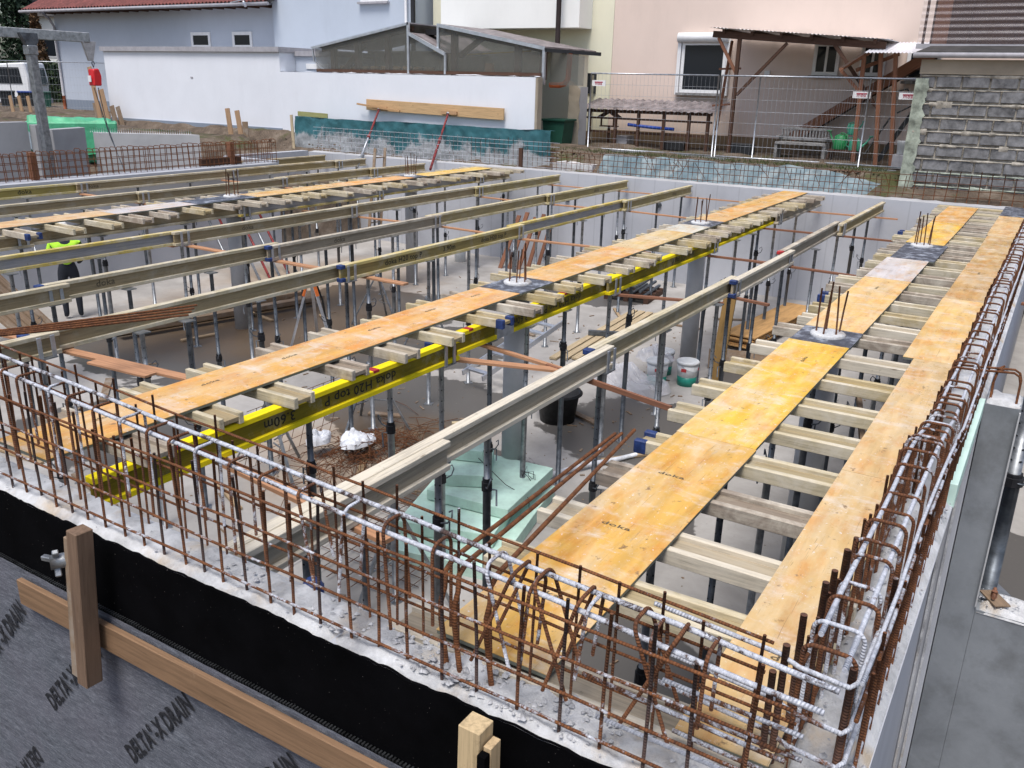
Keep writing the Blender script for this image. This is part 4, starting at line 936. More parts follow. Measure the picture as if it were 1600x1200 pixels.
for k in range(3): MB().box(-.6, .62, -.5 + .45 * k, -.4 + .45 * k, 0, .10).obj('bearer', 'timber_dark', o)
for k in range(9): MB().tube([(-.55, -.4 + .1 * k, .17 + .08 * (k % 3)), (.6, -.38 + .1 * k, .17 + .08 * (k % 3))], .035, 8).obj('steel_tube', 'steel_dark', o)
o = thing('step_ladder', 'folded aluminium ladder lying under the yellow run', 'ladder', (10.2, 6.9, ZF), (0, R(-14), R(-8)))
for yv in (-.2, .2): MB().box(0, 2.0, yv - .012, yv + .012, .25, .33).obj('rail', 'alu', o)
for k in range(7): MB().box(.12 + .28 * k, .19 + .28 * k, -.188, .188, .27, .3).obj('rung', 'alu', o)
for k in range(5):
    tag(MB().bar((7.55 + .17 * k, 13.6 + .12 * k, ZF), (6.9 + .2 * k, 15.0 + .1 * k, ZF + 1.3), .14, .05).obj('leaning_beam', 'timber_old', bevel=.003), 'old timber leaning at the left edge of the pit, %s from the left' % ORD[k], 'timber', 'leaning timbers at the left')
for k in range(4):
    tag(MB().bar((8.8, 14.4 - .3 * k, ZF + .06 + .1 * (k % 2)), (12.8, 13.4 - .3 * k, ZF + .06 + .1 * (k % 2)), .2, .08).obj('stacked_beam', 'timber_old', bevel=.003), 'stacked beam on the floor below the left panels, %s from the left' % ORD[k], 'timber', 'stacked beams on the floor')
for k in range(5): tag(MB().bar((18.2 + .08 * k, 11.6 - .22 * k, ZF), (18.9, 11.5 - .24 * k, ZF + 1.25 + .1 * (k % 2)), .12, .03).obj('leaning_board', 'timber_red'), 'reddish board leaning at the back wall, %s from the left' % ORD[k], 'board', 'boards leaning at the back wall')
for k in range(6): tag(MB().tube([(13.0 + .3 * k, 15.2, ZF), (13.3 + .3 * k, 16.6, ZF + 1.6)], .03, 8).obj('leaning_prop', 'red_steel' if k % 2 else 'steel_galv'), 'steel tube leaning at the left wall, %s from the front' % ORD[k], 'tube', 'tubes leaning at the left wall')
tag(MB().lathe([(.14, 0), (.15, .3), (.15, .32)], c=(18.3, 12.9, ZF), n=16).obj('paint_bucket', 'pail_white'), 'small white bucket on the floor near the back wall', 'bucket')
for k, (x, y) in enumerate(((6.1, 3.9), (5.3, 6.2), (8.9, 6.4), (4.1, 3.55))):
    tag(MB().bar((x, y, ZF + .03), (x + rnd(.2, .5), y + rnd(-.4, .4), ZF + .03), .06, .05).obj('timber_offcut', 'timber_new', color=(.55, .45, .28)), 'pale timber offcut on the floor, %s from the right' % ORD[k], 'offcut', 'timber offcuts')
tag(MB().tube([(8.15 + .25 * k, 4.5 - .12 * k, ZF + .05 + .02 * math.sin(k)) for k in range(6)], [.03] * 6, 6).obj('plastic_strip', 'bag_film'), 'white and blue plastic strip lying by the foam stack', 'plastic')
tag(MB().lathe([(.05, 0), (.06, .22), (.03, .26)], c=(2.7, 2.8, -.6), n=12).obj('blue_cap', 'plastic_blue'), 'blue plastic cap behind the near cage', 'cap')
# fixtures on the back wall
for k, (yy, zz) in enumerate(((7.95, -.62), (6.1, -.75), (10.4, -.7))):
    tag(MB().tube([(XB - .05, yy, zz), (XB + .02, yy, zz)], .06, 14).tube([(XB - .12, yy, zz), (XB - .05, yy, zz)], .018, 8).obj('pipe_stub', 'steel_dark'), 'dark pipe stub in the back wall, %s' % ('at centre', 'right of centre', 'left of centre')[k], 'pipe')
# crumbs, chips and sawdust trodden into the floor
m = MB()
for k in range(850):
    cx, cy = random.choice([(7.5, 5.5), (9, 7), (11, 5), (6, 9), (12, 8), (5, 3), (14, 10), (15, 5)]); x = min(19.2, max(2.5, random.gauss(cx, 1.8))); y = min(16.9, max(.6, random.gauss(cy, 1.6)))
    if k % 4: m.rock((x, y, ZF + .004), rnd(.006, .022))
    else: a = rnd(0, 3.1); L = rnd(.04, .16); m.bar((x, y, ZF + .008), (x + L * math.cos(a), y + L * math.sin(a), ZF + .008), rnd(.01, .03), .012)
tag(m.obj('floor_debris', 'timber_old'), 'brown chips and crumbs trodden over the pit floor', 'debris', kind='stuff')
for k, (x, y) in enumerate(sorted((rnd(3.5, 17), rnd(3.4, 15)) for _ in range(26))):
    a = rnd(0, 3.1); L = rnd(.3, 1.3)
    tag(MB().bar((x, y, ZF + .02), (x + L * math.cos(a), y + L * math.sin(a), ZF + .022), rnd(.05, .11), .03).obj('timber_offcut', 'timber_old' if k % 2 else 'timber_new', bevel=.002, color=(.42, .30, .18)), 'loose timber offcut on the pit floor, %s from the front wall' % ORD[k], 'offcut', 'loose offcuts on the pit floor')
# worker
wk = thing('person', 'worker in a lime hi-vis vest and dark trousers below the left beams', 'person', (9.2, 15.42, ZF), (0, 0, R(60)))
def skin_body(name, joints, edges, mat, parent, lvl=2):
    me = bpy.data.meshes.new(name); me.from_pydata([j[0] for j in joints], edges, [])
    o = bpy.data.objects.new(name, me); COL.objects.link(o); sm = o.modifiers.new('skin', 'SKIN'); sm.use_smooth_shade = True
    for i, j in enumerate(joints): me.skin_vertices[0].data[i].radius = (j[1], j[2] if len(j) > 2 else j[1])
    me.skin_vertices[0].data[0].use_root = True
    ss = o.modifiers.new('sub', 'SUBSURF'); ss.levels = lvl; ss.render_levels = lvl
    me.materials.append(MT[mat]); o.parent = parent; return o
J = [((0, 0, .95), .15, .11), ((0, 0, 1.15), .15, .1), ((.02, 0, 1.38), .17, .11), ((.03, 0, 1.5), .06), ((.05, 0, 1.60), .085), ((.06, 0, 1.70), .09),
     ((0, .1, .88), .10), ((.02, .12, .5), .07), ((0, .12, .1), .05), ((.12, .13, .04), .04), ((0, -.1, .88), .10), ((.02, -.12, .5), .07), ((0, -.12, .1), .05), ((.12, -.13, .04), .04),
     ((.02, .22, 1.38), .06), ((.06, .27, 1.12), .045), ((.25, .22, 1.02), .035), ((.33, .2, 1.0), .03), ((.02, -.22, 1.38), .06), ((.06, -.27, 1.12), .045), ((.25, -.22, 1.02), .035), ((.33, -.2, 1.0), .03)]
Ed = [(0, 1), (1, 2), (2, 3), (3, 4), (4, 5), (0, 6), (6, 7), (7, 8), (8, 9), (0, 10), (10, 11), (11, 12), (12, 13), (2, 14), (14, 15), (15, 16), (16, 17), (2, 18), (18, 19), (19, 20), (20, 21)]
skin_body('body', J, Ed, 'trousers', wk)
skin_body('vest', [((0, 0, 1.0), .185, .14), ((0, 0, 1.2), .19, .14), ((.02, 0, 1.38), .20, .14), ((.03, 0, 1.47), .1), ((.02, .22, 1.40), .085), ((.02, -.22, 1.40), .085), ((.05, .29, 1.16), .07), ((.05, -.29, 1.16), .07)], [(0, 1), (1, 2), (2, 3), (2, 4), (2, 5), (4, 6), (5, 7)], 'hivis', wk)
MB().lathe([(.105, 1.69), (.11, 1.72), (.1, 1.78), (.06, 1.82), (.01, 1.83)], c=(.06, 0, 0), n=16).obj('helmet', 'helmet', wk)
MB().lathe([(.03, 1.55), (.075, 1.6), (.09, 1.66), (.085, 1.71)], c=(.075, 0, 0), n=14).obj('face', 'skin', wk)

# ------------------------------------------------------------------ behind the back wall
# teal tarpaulin over the trench edge
o = thing('tarpaulin', 'teal tarpaulin splashed with grey cement behind the back wall', 'tarpaulin')
def P(u, v):
    y = 11.6 + 9.25 * u; z = -.28 + 1.13 * v
    f = .05 * fn(y, z * .6, 1, 1.6) + .03 * fn(y, z, 4, 4.) + .02 * math.sin(y * 5 + 3 * z)
    return (20.55 + f - .06 * (1 - v), y, z + .03 * fn(y, 0, 9, .8) * v)
MB().grid(150, 24, P).obj('sheet', 'tarp_teal', o)
MB().grid(120, 4, lambda u, v: (20.56 + .05 * fn(11.6 + 9.25 * u, .6, 1, 1.6) + .3 * v, 11.6 + 9.25 * u, .85 + .03 * fn(11.6 + 9.25 * u, 0, 9, .8) - .02 * v + .012 * fn(u * 40, v, 0, 1))).obj('fold', 'tarp_teal', o)
tag(MB().bar((20.7, 20.85, .94), (20.7, 19.6, .91), .03, .14).obj('board', 'timber_new', color=(.34, .33, .14)), 'olive board above the left end of the teal tarpaulin', 'board')
tag(MB().bar((20.45, 20.85, -.3), (20.5, 20.95, .90), .10, .03, (1, 0, 0)).obj('plank', 'timber_new', color=(.52, .42, .28)), 'pale upright plank at the left end of the teal tarpaulin', 'plank')
# white garden wall, garage and annex
gw = thing('garden_wall', 'white rendered boundary wall with broken right end', 'wall')
MB().box(21.2, 21.45, 12.5, 22.05, -.1, 2.17).obj('wall', 'stucco_white', gw)
MB().grid(90, 3, lambda u, v: (21.2 + .25 * v, 12.48 + 9.57 * u, 2.168 + (.03 * max(0, fn(u * 22, v, 0, 1.2)) if 0 < v < 1 or True else 0) + .015)).obj('rough_edge', 'stucco_white', gw)
MB().grid(30, 4, lambda u, v: (21.2 + .25 * v, 12.49 - .07 * abs(fn(u * 9, v * 2, 3, 1.)) - .04, -.1 + 2.27 * u)).obj('broken_end', 'render_old', gw)
MB().box(21.21, 21.44, 12.42, 12.5, -.1, 2.15).obj('brick_core', 'render_old', gw)
ga = thing('garage', 'white flat roofed garage with grey fascia behind the site', 'garage')
MB().box(21.21, 24.9, 22.06, 31.2, -.2, 2.76).obj('wall', 'stucco_white', ga); MB().box(21.12, 25, 22.0, 31.28, 2.765, 2.92).obj('fascia', 'fascia', ga)
MB().box(21.18, 21.209, 22.1, 31.2, -.2, .42).obj('plinth', 'plinth_grey', ga)
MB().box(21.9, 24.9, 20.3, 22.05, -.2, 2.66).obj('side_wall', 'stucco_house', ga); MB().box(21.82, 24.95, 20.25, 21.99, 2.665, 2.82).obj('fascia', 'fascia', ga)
MB().box(21.87, 21.898, 20.6, 21.55, 2.28, 2.44).obj('vent', 'white_paint', ga); MB().box(21.195, 21.208, 26.3, 26.42, 1.9, 1.95).obj('nameplate', 'fascia', ga)
# left house
hs = thing('house', 'pale blue house with red tiled eave and two small windows', 'house')
MB().box(25.0, 34, 25.9, 40.1, .8, 4.62).obj('wall', 'stucco_house', hs); MB().box(24.99, 34, 25.9, 40.11, -.3, .80).obj('plinth', 'plinth_grey', hs)
rf = MB().prism([(24.2, 4.46), (24.2, 4.58), (33, 9.2), (33, 9.0)], 'y', 25.6, 41.2).obj('roof', 'roof_dark', hs, fix=True)
m = MB()
tl = MB().grid(6, 4, lambda u, v: (.34 * v, .21 * u, .02 + .035 * math.sin(u * math.pi * 2) + .175 * v)).mesh('roof_tile', 'roof_tile')
for r_ in range(4):
    for k in range(74):
        mobj('roof_tile', tl, rf, (24.16 + .32 * r_, 25.62 + .21 * k, 4.585 + .165 * r_))
MB().tube([(24.12, 25.5, 4.5), (24.12, 41.25, 4.5)], .06, 8).obj('gutter', 'fascia', hs)
for k in range(22): MB().box(24.25, 24.98, 26.2 + .65 * k, 26.28 + .65 * k, 4.42, 4.52).obj('rafter', 'timber_dark', hs)
def window(parent, x, y0, y1, z0, z1, fr=.07, sill=True, glassm='glass_dark', frame='white_paint', div=0, reveal=.0):
    w = MB().box(x - .02, x + .06, y0, y0 + fr, z0, z1).box(x - .02, x + .06, y1 - fr, y1, z0, z1).box(x - .02, x + .06, y0 + fr, y1 - fr, z0, z0 + fr).box(x - .02, x + .06, y0 + fr, y1 - fr, z1 - fr, z1)
    if div: w.box(x - .015, x + .05, (y0 + y1) / 2 - .03, (y0 + y1) / 2 + .03, z0 + fr, z1 - fr)
    w = w.obj('window', frame, parent); MB().box(x + .0, x + .02, y0 + fr * .9, y1 - fr * .9, z0 + fr * .9, z1 - fr * .9).obj('pane', glassm, w)
    if sill: MB().box(x - .12, x + .02, y0 - .06, y1 + .06, z0 - .07, z0 - .005).obj('sill', 'fascia' if sill is True else sill, w)
    return w
window(hs, 24.97, 29.72, 30.86, 3.02, 3.62, .12, False); window(hs, 24.97, 27.36, 28.45, 3.02, 3.62, .12, False)
MB().tube([(24.15, 39.6, 4.45), (24.6, 39.8, 4.2), (24.9, 40.0, 3.9), (24.92, 40.05, .9)], .055, 8).obj('downpipe', 'fascia', hs); MB().tube([(24.92, 40.05, .95), (24.92, 40.05, -.1)], .065, 8).obj('standpipe', 'orange_pipe', hs)
MB().bar((23.9, 27.2, 4.55), (24.1, 25.9, 4.75), .04, .03).tube([(23.9, 26.5, 4.55), (23.7, 26.2, 4.4)], .05, 8).obj('antenna_arm', 'steel_light', hs)
h2 = thing('house', 'tall blue grey rendered house wall behind the terrace roof', 'house')
MB().box(24.7, 34, 19.45, 25.88, -.3, 9).obj('wall', 'stucco_blue', h2)
window(h2, 24.67, 20.4, 21.6, 4.5, 5.9, .1, True)
MB().tube([(24.6, 19.58, -.2), (24.6, 19.58, 9)], .05, 8).obj('downpipe', 'white_paint', h2); MB().tube([(24.7, 19.36, -.2), (24.7, 19.36, 9)], .08, 8).obj('downpipe', 'black_paint', h2)
h3 = thing('house', 'cream house with overhanging upper storey and brown flue', 'house')
MB().box(25.6, 34, 12.42, 19.2, -.3, 9).obj('wall', 'stucco_cream', h3); MB().box(24.75, 25.59, 13.15, 18.25, 3.62, 9).obj('upper_storey', 'stucco_bright', h3)
MB().box(25.57, 25.599, 12.42, 13.4, -.3, .62).obj('plinth', 'plinth_brown', h3)
MB().tube([(24.5, 13.72, 2.75), (24.5, 13.72, 9)], .075, 10).obj('flue', 'brown_pipe', h3); MB().box(25.57, 25.599, 14.6, 14.95, 3.0, 3.25).obj('vent_cover', 'fascia', h3)
MB().box(25.55, 25.599, 12.9, 14.0, 1.75, 2.35).obj('cellar_window', 'glass_dark', h3); MB().tube([(25.52, 13.0, -.2), (25.52, 13.0, 2.3)], .05, 8).obj('downpipe', 'stucco_cream', h3)
h4 = thing('house', 'pink rendered house with shutter window and two small windows', 'house')
MB().box(25.6, 34, -8, 12.41, -.3, 9).obj('wall', 'stucco_pink', h4); MB().box(25.57, 25.599, -8, 12.41, -.3, .7).obj('plinth', 'plinth_brown', h4)
window(h4, 25.5, 8.78, 10.12, 1.86, 3.25, .09, 'bench_stone', 'glass_dark'); MB().tube([(25.45, 8.72, 3.36), (25.45, 10.24, 3.36)], .14, 10).obj('shutter_box', 'white_paint', h4)
MB().box(25.44, 25.56, 10.14, 10.24, 1.8, 3.3).box(25.44, 25.56, 8.66, 8.76, 1.8, 3.3).obj('shutter_rail', 'white_paint', h4)
window(h4, 25.52, 5.68, 6.36, 2.4, 3.22, .09, 'bench_stone', div=1); window(h4, 25.52, 4.52, 5.14, 2.4, 3.22, .09, 'bench_stone', div=1); window(h4, 25.52, 3.2, 4.0, 2.3, 3.2, .09, 'bench_stone', div=1)
MB().box(25.5, 25.598, 7.5, 7.65, 2.35, 2.5).obj('lamp', 'white_paint', h4)
MB().tube([(25.55, 7.0, 2.36), (25.55, 4, 2.42), (25.55, 3, 2.4)], .01, 5).obj('cable', 'rubber', h4)
# terrace roof with film sides on the garden wall
tr = thing('terrace_shelter', 'terrace shelter with smoky film sides on the white wall', 'shelter')
def film(poly, x=21.5): 
    MB().prism(poly, 'x', x, x + .004).obj('film_panel', 'pvc_film', tr)
film([(20.72, 2.20), (20.77, 2.88), (17.06, 3.53), (17.06, 2.20)]); film([(16.98, 2.20), (16.98, 3.26), (15.72, 2.72), (15.66, 2.20)]); film([(15.95, 2.20), (15.95, 3.47), (12.5, 2.88), (12.5, 2.20)], 21.56); film([(12.46, 1.98), (12.46, 2.86), (11.42, 2.72), (11.42, 1.98)], 21.9)
def rail(p, q, w=.06, mat='alu', nm='rail'): MB().bar(p, q, w, w).obj(nm, mat, tr)
rail((21.48, 20.85, 2.90), (21.48, 17.0, 3.57), .07); rail((21.48, 17.02, 2.2), (21.48, 17.02, 3.6), .07); rail((21.47, 17.0, 3.30), (21.47, 15.68, 2.74), .09); rail((21.47, 15.68, 2.2), (21.47, 15.68, 2.74), .06)
rail((21.53, 15.97, 2.8), (21.53, 15.97, 3.52), .07); rail((21.53, 16.0, 3.52), (21.53, 12.42, 2.90), .09); rail((21.55, 12.46, 1.98), (21.55, 12.46, 2.86), .08)
rail((21.48, 20.85, 2.9), (21.48, 20.8, 2.5), .04); rail((21.48, 20.8, 2.5), (21.48, 20.3, 2.2), .03); rail((21.52, 12.4, 2.86), (22.6, 11.3, 2.80), .09, 'black_paint', 'gutter')
for a, b in (((21.5, 20.7, 2.24), (21.5, 12.5, 2.24)),): rail(a, b, .09, 'timber_dark', 'base_rail')
for yv, zz in ((20.2, 2.95), (19.2, 3.1), (18.0, 3.3), (15.55, 3.38), (13.4, 3.0), (12.6, 2.9)): rail((21.75, yv, 2.1), (21.75, yv, zz), .16, 'timber_dark', 'post')
for a, b in (((21.8, 19.9, 2.2), (21.8, 19.0, 3.0)), ((21.8, 15.4, 2.7), (21.8, 14.6, 3.2)), ((21.8, 20.7, 2.86), (21.8, 17.1, 3.45)), ((21.8, 15.9, 3.4), (21.8, 12.5, 2.85))): rail(a, b, .13, 'timber_dark', 'brace')
MB().prism([(20.9, 2.93), (17.0, 3.6), (17.0, 3.57), (20.9, 2.9)], 'x', 21.45, 24.6).obj('roof_sheet', 'fascia', tr, fix=True)
MB().prism([(16.0, 3.56), (12.4, 2.95), (12.4, 2.91), (16.0, 3.52)], 'x', 21.5, 24.5).obj('roof_sheet', 'corrugated', tr, fix=True)
MB().prism([(17.0, 3.33), (15.7, 2.78), (15.7, 2.75), (17.0, 3.30)], 'x', 21.5, 24.5).obj('roof_sheet', 'corrugated', tr, fix=True)
MB().box(22.2, 22.6, 16.05, 16.95, 3.3, 3.45).obj('storage_box', 'black_paint', tr); MB().tube([(22.1, 15.4, 2.75), (22.1, 13.2, 2.86)], .025, 6).obj('rod', 'cable_yellow', tr)
MB().box(23.8, 24.4, 12.6, 20.6, -.1, 2.9).obj('inner_wall', 'stucco_cream', tr)
for k in range(9): 
    yy = 20.0 - .42 * k; MB().lathe([(.1, 0), (.16, .12), (.15, .2)], c=(22.0, yy, 2.2), n=10).obj('basket', 'timber_new', tr, color=(.45, .3, .16))
MB().box(21.9, 22.0, 14.35, 14.6, 2.3, 2.52).obj('carton', 'timber_new', tr, color=(.5, .3, .16))
# gap at the right end of the wall
o = thing('drain_pipe', 'orange plastic drain pipe bend under the shelter corner', 'pipe')
MB().tube([(22.0, 12.5, 1.98), (22.0, 12.2, 1.98), (22.0, 12.05, 2.02), (22.0, 11.95, 2.15), (22.0, 11.92, 2.8)], .075, 10).obj('bend', 'orange_pipe', o)
o = thing('wheelie_bin', 'dark green wheelie bin behind the broken wall end', 'bin', (22.6, 12.55, .3))
MB().prism([(-.3, 0), (.25, 0), (.33, .72), (-.38, .72)], 'x', -.3, .3).obj('body', 'bin_green', o, fix=True); MB().box(-.36, .36, -.42, .36, .72, .78).obj('lid', 'bin_green', o, .01)
for yv in (-.2, .2): MB().tube([(.25, yv - .03, .08), (.25, yv + .03, .08)], .08, 10).obj('wheel', 'rubber', o)
o = thing('wall_stub', 'broken grey masonry stub beside the green bin', 'wall')
MB().grid(24, 3, lambda u, v: (23.0 - .05 * abs(fn(u * 7, v, 1, 1)), 12.08 + .36 * v + .03 * fn(u * 8, v, 6, 1), .1 + (2.05 - .25 * (1 - v)) * u)).obj('face', 'render_old', o); MB().box(23.02, 23.5, 12.1, 12.42, .1, 1.95).obj('core', 'concrete_col', o)
# long board braced on the garden wall with two red props
tag(MB().bar((21.1, 18.35, 1.29), (21.1, 13.42, 1.19), .06, .31).obj('brace_board', 'timber_new', bevel=.004, color=(.58, .38, .20)), 'long wide board braced flat against the white wall', 'board')
tag(MB().bar((21.0, 18.65, 1.30), (21.0, 17.0, 1.14), .05, .05).obj('brace_batten', 'timber_new', color=(.5, .3, .15)), 'thin batten nailed across the left end of the braced board', 'batten')
for k, (a, b, lab) in enumerate((((18.9, 16.86, -.33), (21.0, 17.8, 1.15), 'left red and white steel prop bracing the board on the wall'), ((18.9, 14.3, -.21), (21.0, 15.25, 1.12), 'right dark red steel prop bracing the board on the wall'))):
    o = thing('brace_prop', lab, 'prop', group='red bracing props'); A = Vector(a); B = Vector(b); Mi = A.lerp(B, .52)
    MB().tube([A, Mi], .036, 10).obj('outer_tube', 'steel_light' if k == 0 else 'red_steel', o); MB().tube([Mi, B], .03, 10).obj('inner_tube', 'red_steel', o)
    MB().tube([Mi - (B - A) * .03, Mi + (B - A) * .02], .05, 10).obj('collar', 'red_steel', o); MB().tube([B, B + Vector((.03, .0, .03))], .06, 8).obj('head', 'steel_light', o)
    MB().bar(B + Vector((.02, .25, .05)), B + Vector((.02, -.3, .04)), .05, .09).obj('wedge', 'timber_new', o, color=(.5, .3, .16))
o = thing('ladder', 'wooden ladder top poking out beside the far left panels', 'ladder')
MB().bar((17.2, 15.0, -1.6), (17.75, 15.2, .33), .07, .04).obj('rail', 'timber_old', o); MB().bar((17.65, 15.0, -1.6), (18.15, 15.2, .33), .07, .04).obj('rail', 'timber_old', o)
for k in range(6): t = k / 6 + .05; MB().tube([(17.2 + .55 * t, 15.0 + .2 * t, -1.6 + 1.93 * t), (17.65 + .5 * t, 15.0 + .2 * t, -1.6 + 1.93 * t)], .018, 6).obj('rung', 'timber_old', o)
# slab, blue sheet, soil details
tag(MB().box(19.95, 20.75, 10.05, 11.2, -.1, .12).obj('concrete_slab', 'concrete_top', bevel=.01), 'loose white concrete slab beside the teal tarpaulin', 'slab')
def P(u, v):
    y = 3.0 + 6.9 * u; zt_ = .38 - .28 * max(0, (4.6 - y) / 1.6)
    z = -.2 + (zt_ + .2) * v; f = .10 * fn(y, z * .8, 2, 1.1) + .05 * fn(y + z, z * .4, 6, 2.4)
    return (19.82 + .5 * v + f, y, z + .05 * fn(y, v, 3, 2))
tag(MB().grid(120, 22, P).obj('plastic_sheet', 'tarp_blue'), 'wrinkled light blue sheet over the trench slope below the fence', 'sheet')
m = MB()
for k in range(700):
    y = rnd(2.0, 11.5) if k < 420 else rnd(18.5, 28); x = rnd(19.75, 20.9) if k < 420 else rnd(16.8, 21); r = rnd(.01, .06)
    t = min(1, max(0, (x - 19.9) / .8)); z = (-.12 + .45 * t) if k < 420 else (.0 + .15 * rnd(0, 1) if x > 19.8 else -.5)
    m.rock((x, y, z), r)
tag(m.obj('stones', 'soil'), 'brown stones and clods scattered behind the walls', 'stones', kind='stuff')
m = MB()
for k in range(2600):
    y = rnd(3.4, 12.0); x = rnd(20.95, 21.6) + .25 * random.random(); z = .33; h = rnd(.04, .13)
    a = rnd(0, 6.28); m.v += [(x, y, z), (x + .012 * math.cos(a), y + .012 * math.sin(a), z), (x + rnd(-.05, .05), y + rnd(-.05, .05), z + h)]
    q = len(m.v); m.f.append([q - 3, q - 2, q - 1]); m.uv.append([(0, 0)] * 3); m.sm.append(False)
tag(m.obj('grass', 'grass_moss'), 'thin green grass along the foot of the mesh fence', 'grass', kind='stuff')
tag(MB().grid(50, 6, lambda u, v: (19.95 + .5 * v, .3 + 2.2 * u, -.05 + .12 * v + .05 * fn(u * 6, v * 2, 1, 1))).obj('black_sheet', 'membrane'), 'black plastic sheet on the soil below the block wall', 'sheet')
# ------------------------------------------------------------------ mesh fence with signs
def fence(y1, y0, x, lab, signs=(), z0=.36, h=1.95, xe=None):
    xe = x if xe is None else xe
    o = thing('fence_panel', lab, 'fence', group='mobile mesh fence panels')
    F = lambda t, z: (x + (xe - x) * t, y1 + (y0 - y1) * t, z)
    for t in (0, 1): MB().tube([F(t, z0 - .15), F(t, z0 + h)], .021, 8).obj('post', 'steel_light', o)
    MB().tube([F(0, z0 + h), F(1, z0 + h)], .019, 8).obj('top_rail', 'steel_light', o); MB().tube([F(0, z0), F(1, z0)], .019, 8).obj('bottom_rail', 'steel_light', o)
    m = MB(); n = 32
    for k in range(1, n): t = k / n; m.tube([F(t, z0), F(t, z0 + h)], .0023, 4, caps=False)
    for k in range(1, 7): zz = z0 + h * k / 7; m.tube([F(0, zz), F(1, zz)], .003, 4, caps=False)
    tag(m.obj('wire_mesh', 'steel_light', o), kind='stuff')
    for (t, zz) in signs:
        p_ = F(t, zz); s = MB().box(p_[0] - .03, p_[0] - .022, p_[1] - .2, p_[1] + .2, zz - .075, zz + .075).obj('sign', 'sign_white', o)
        MB().box(p_[0] - .033, p_[0] - .0305, p_[1] - .12, p_[1] + .12, zz + .012, zz + .04).obj('red_stripe', 'sign_red', s); print_on(s, 'mba', .11, 'sign_red', (p_[0] - .0325, p_[1] + .11, zz - .045), (0, -1, 0), (0, 0, 1), 1.1)
fence(11.4, 7.82, 22.3, 'left mesh fence panel in front of the corrugated shelter', [(.07, 2.06)]); fence(7.74, 4.2, 22.3, 'middle mesh fence panel in front of the stone bench'); fence(6.8, 3.12, 22.42, 'right mesh fence panel with two white signs by the block wall', [(.66, 1.94), (.935, 1.94)])
tag(MB().bar((22.35, 11.3, .33), (22.0, 3.3, .30), .06, .05).obj('steel_rail', 'steel_light'), 'long galvanised rail lying at the foot of the fence', 'rail')
# corrugated shelter behind the fence
o = thing('wood_shelter', 'low dark shelter with corrugated roof in front of pink house', 'shelter')
MB().grid(160, 3, lambda u, v: (23.85 + 1.25 * v, 12.55 - 4.15 * u, 1.36 + .27 * v + .018 * math.sin(u * 160 * .8))).obj('roof', 'corrugated', o)
for yv in (12.25, 11.4, 10.68, 9.9, 9.15, 8.6): MB().bar((24.0, yv, .2), (24.0, yv, 1.36), .08, .08).obj('post', 'timber_dark', o)
MB().bar((24.0, 12.4, 1.3), (24.0, 8.5, 1.32), .06, .09).obj('beam', 'timber_dark', o); MB().bar((24.05, 12.4, 1.1), (24.05, 8.5, 1.1), .04, .05).obj('rail', 'timber_dark', o); MB().bar((24.1, 12.3, .72), (24.1, 8.6, .72), .05, .06).obj('rail', 'timber_dark', o)
bh = thing('bird_house', 'small dark bird table with pitched roof inside the shelter', 'bird table', (24.3, 11.75, .3))
MB().bar((0, .3, .82), (0, 0, 1.0), .4, .03).obj('roof_slope', 'timber_dark', bh); MB().bar((0, -.3, .82), (0, 0, 1.0), .4, .03).obj('roof_slope', 'timber_dark', bh); MB().box(-.15, .15, -.25, .25, .55, .58).obj('tray', 'timber_dark', bh); MB().box(-.03, .03, -.03, .03, 0, .55).obj('post', 'timber_dark', bh); MB().box(-.14, -.1, -.22, -.18, .58, .84).box(-.14, -.1, .18, .22, .58, .84).obj('support', 'timber_dark', bh)
tag(MB().box(24.2, 24.7, 11.1, 11.5, .3, .62).obj('crate', 'fascia', bevel=.01), 'grey box on the ground inside the corrugated shelter', 'crate'); tag(MB().box(24.1, 24.6, 9.3, 9.9, .3, .55).obj('planter', 'black_paint', bevel=.02), 'black trough near the right post of the shelter', 'planter')
tag(MB().box(23.9, 24.3, 7.3, 7.95, .3, .6).obj('planter', 'bin_black', bevel=.02), 'dark rectangular trough below the pergola post', 'planter')
tag(MB().tube([(24.0, 11.0, .95), (24.0, 10.2, .9), (24.05, 9.6, .88)], .05, 6).obj('rolled_tarp', 'bin_blue'), 'blue rolled tarp hanging in the shelter', 'tarp')
# pergola
o = thing('pergola', 'brown timber pergola in front of the pink wall', 'pergola')
def tb(p, q, w=.1, h=.1, mat='timber_red', nm='beam'): MB().bar(p, q, w, h).obj(nm, mat, o)
tb((23.5, 8.5, 3.34), (23.5, 4.2, 3.06), .08, .16, 'timber_dark'); tb((23.5, 7.78, .2), (23.5, 7.78, 3.28), .09, .09, 'timber_dark', 'post'); tb((23.5, 8.35, 3.25), (23.5, 7.8, 2.4), .07, .07, nm='brace'); tb((23.5, 6.55, 3.12), (23.5, 7.72, 1.85), .07, .07, 'timber_dark', 'brace')
tb((24.3, 8.45, .9), (24.0, 8.15, 3.2), .06, .06, nm='brace'); tb((24.2, 8.5, 2.5), (24.2, 7.9, 2.52), .05, .05, nm='brace'); tb((24.2, 8.6, 1.55), (24.2, 8.1, 1.6), .05, .05, nm='brace')
for k in range(6): tb((23.4, 8.2 - .75 * k, 3.40 - .05 * k), (25.5, 8.2 - .75 * k, 3.5 - .05 * k), .07, .1, 'timber_dark', 'rafter')
MB().grid(90, 2, lambda u, v: (23.3 + 2.2 * v, 8.55 - 4.4 * u, 3.50 - .30 * u + .012 * math.sin(u * 260))).obj('roof_sheet', 'white_paint', o)
tb((23.5, 5.4, 3.1), (23.5, 4.15, 1.6), .08, .08, 'timber_dark', 'brace')
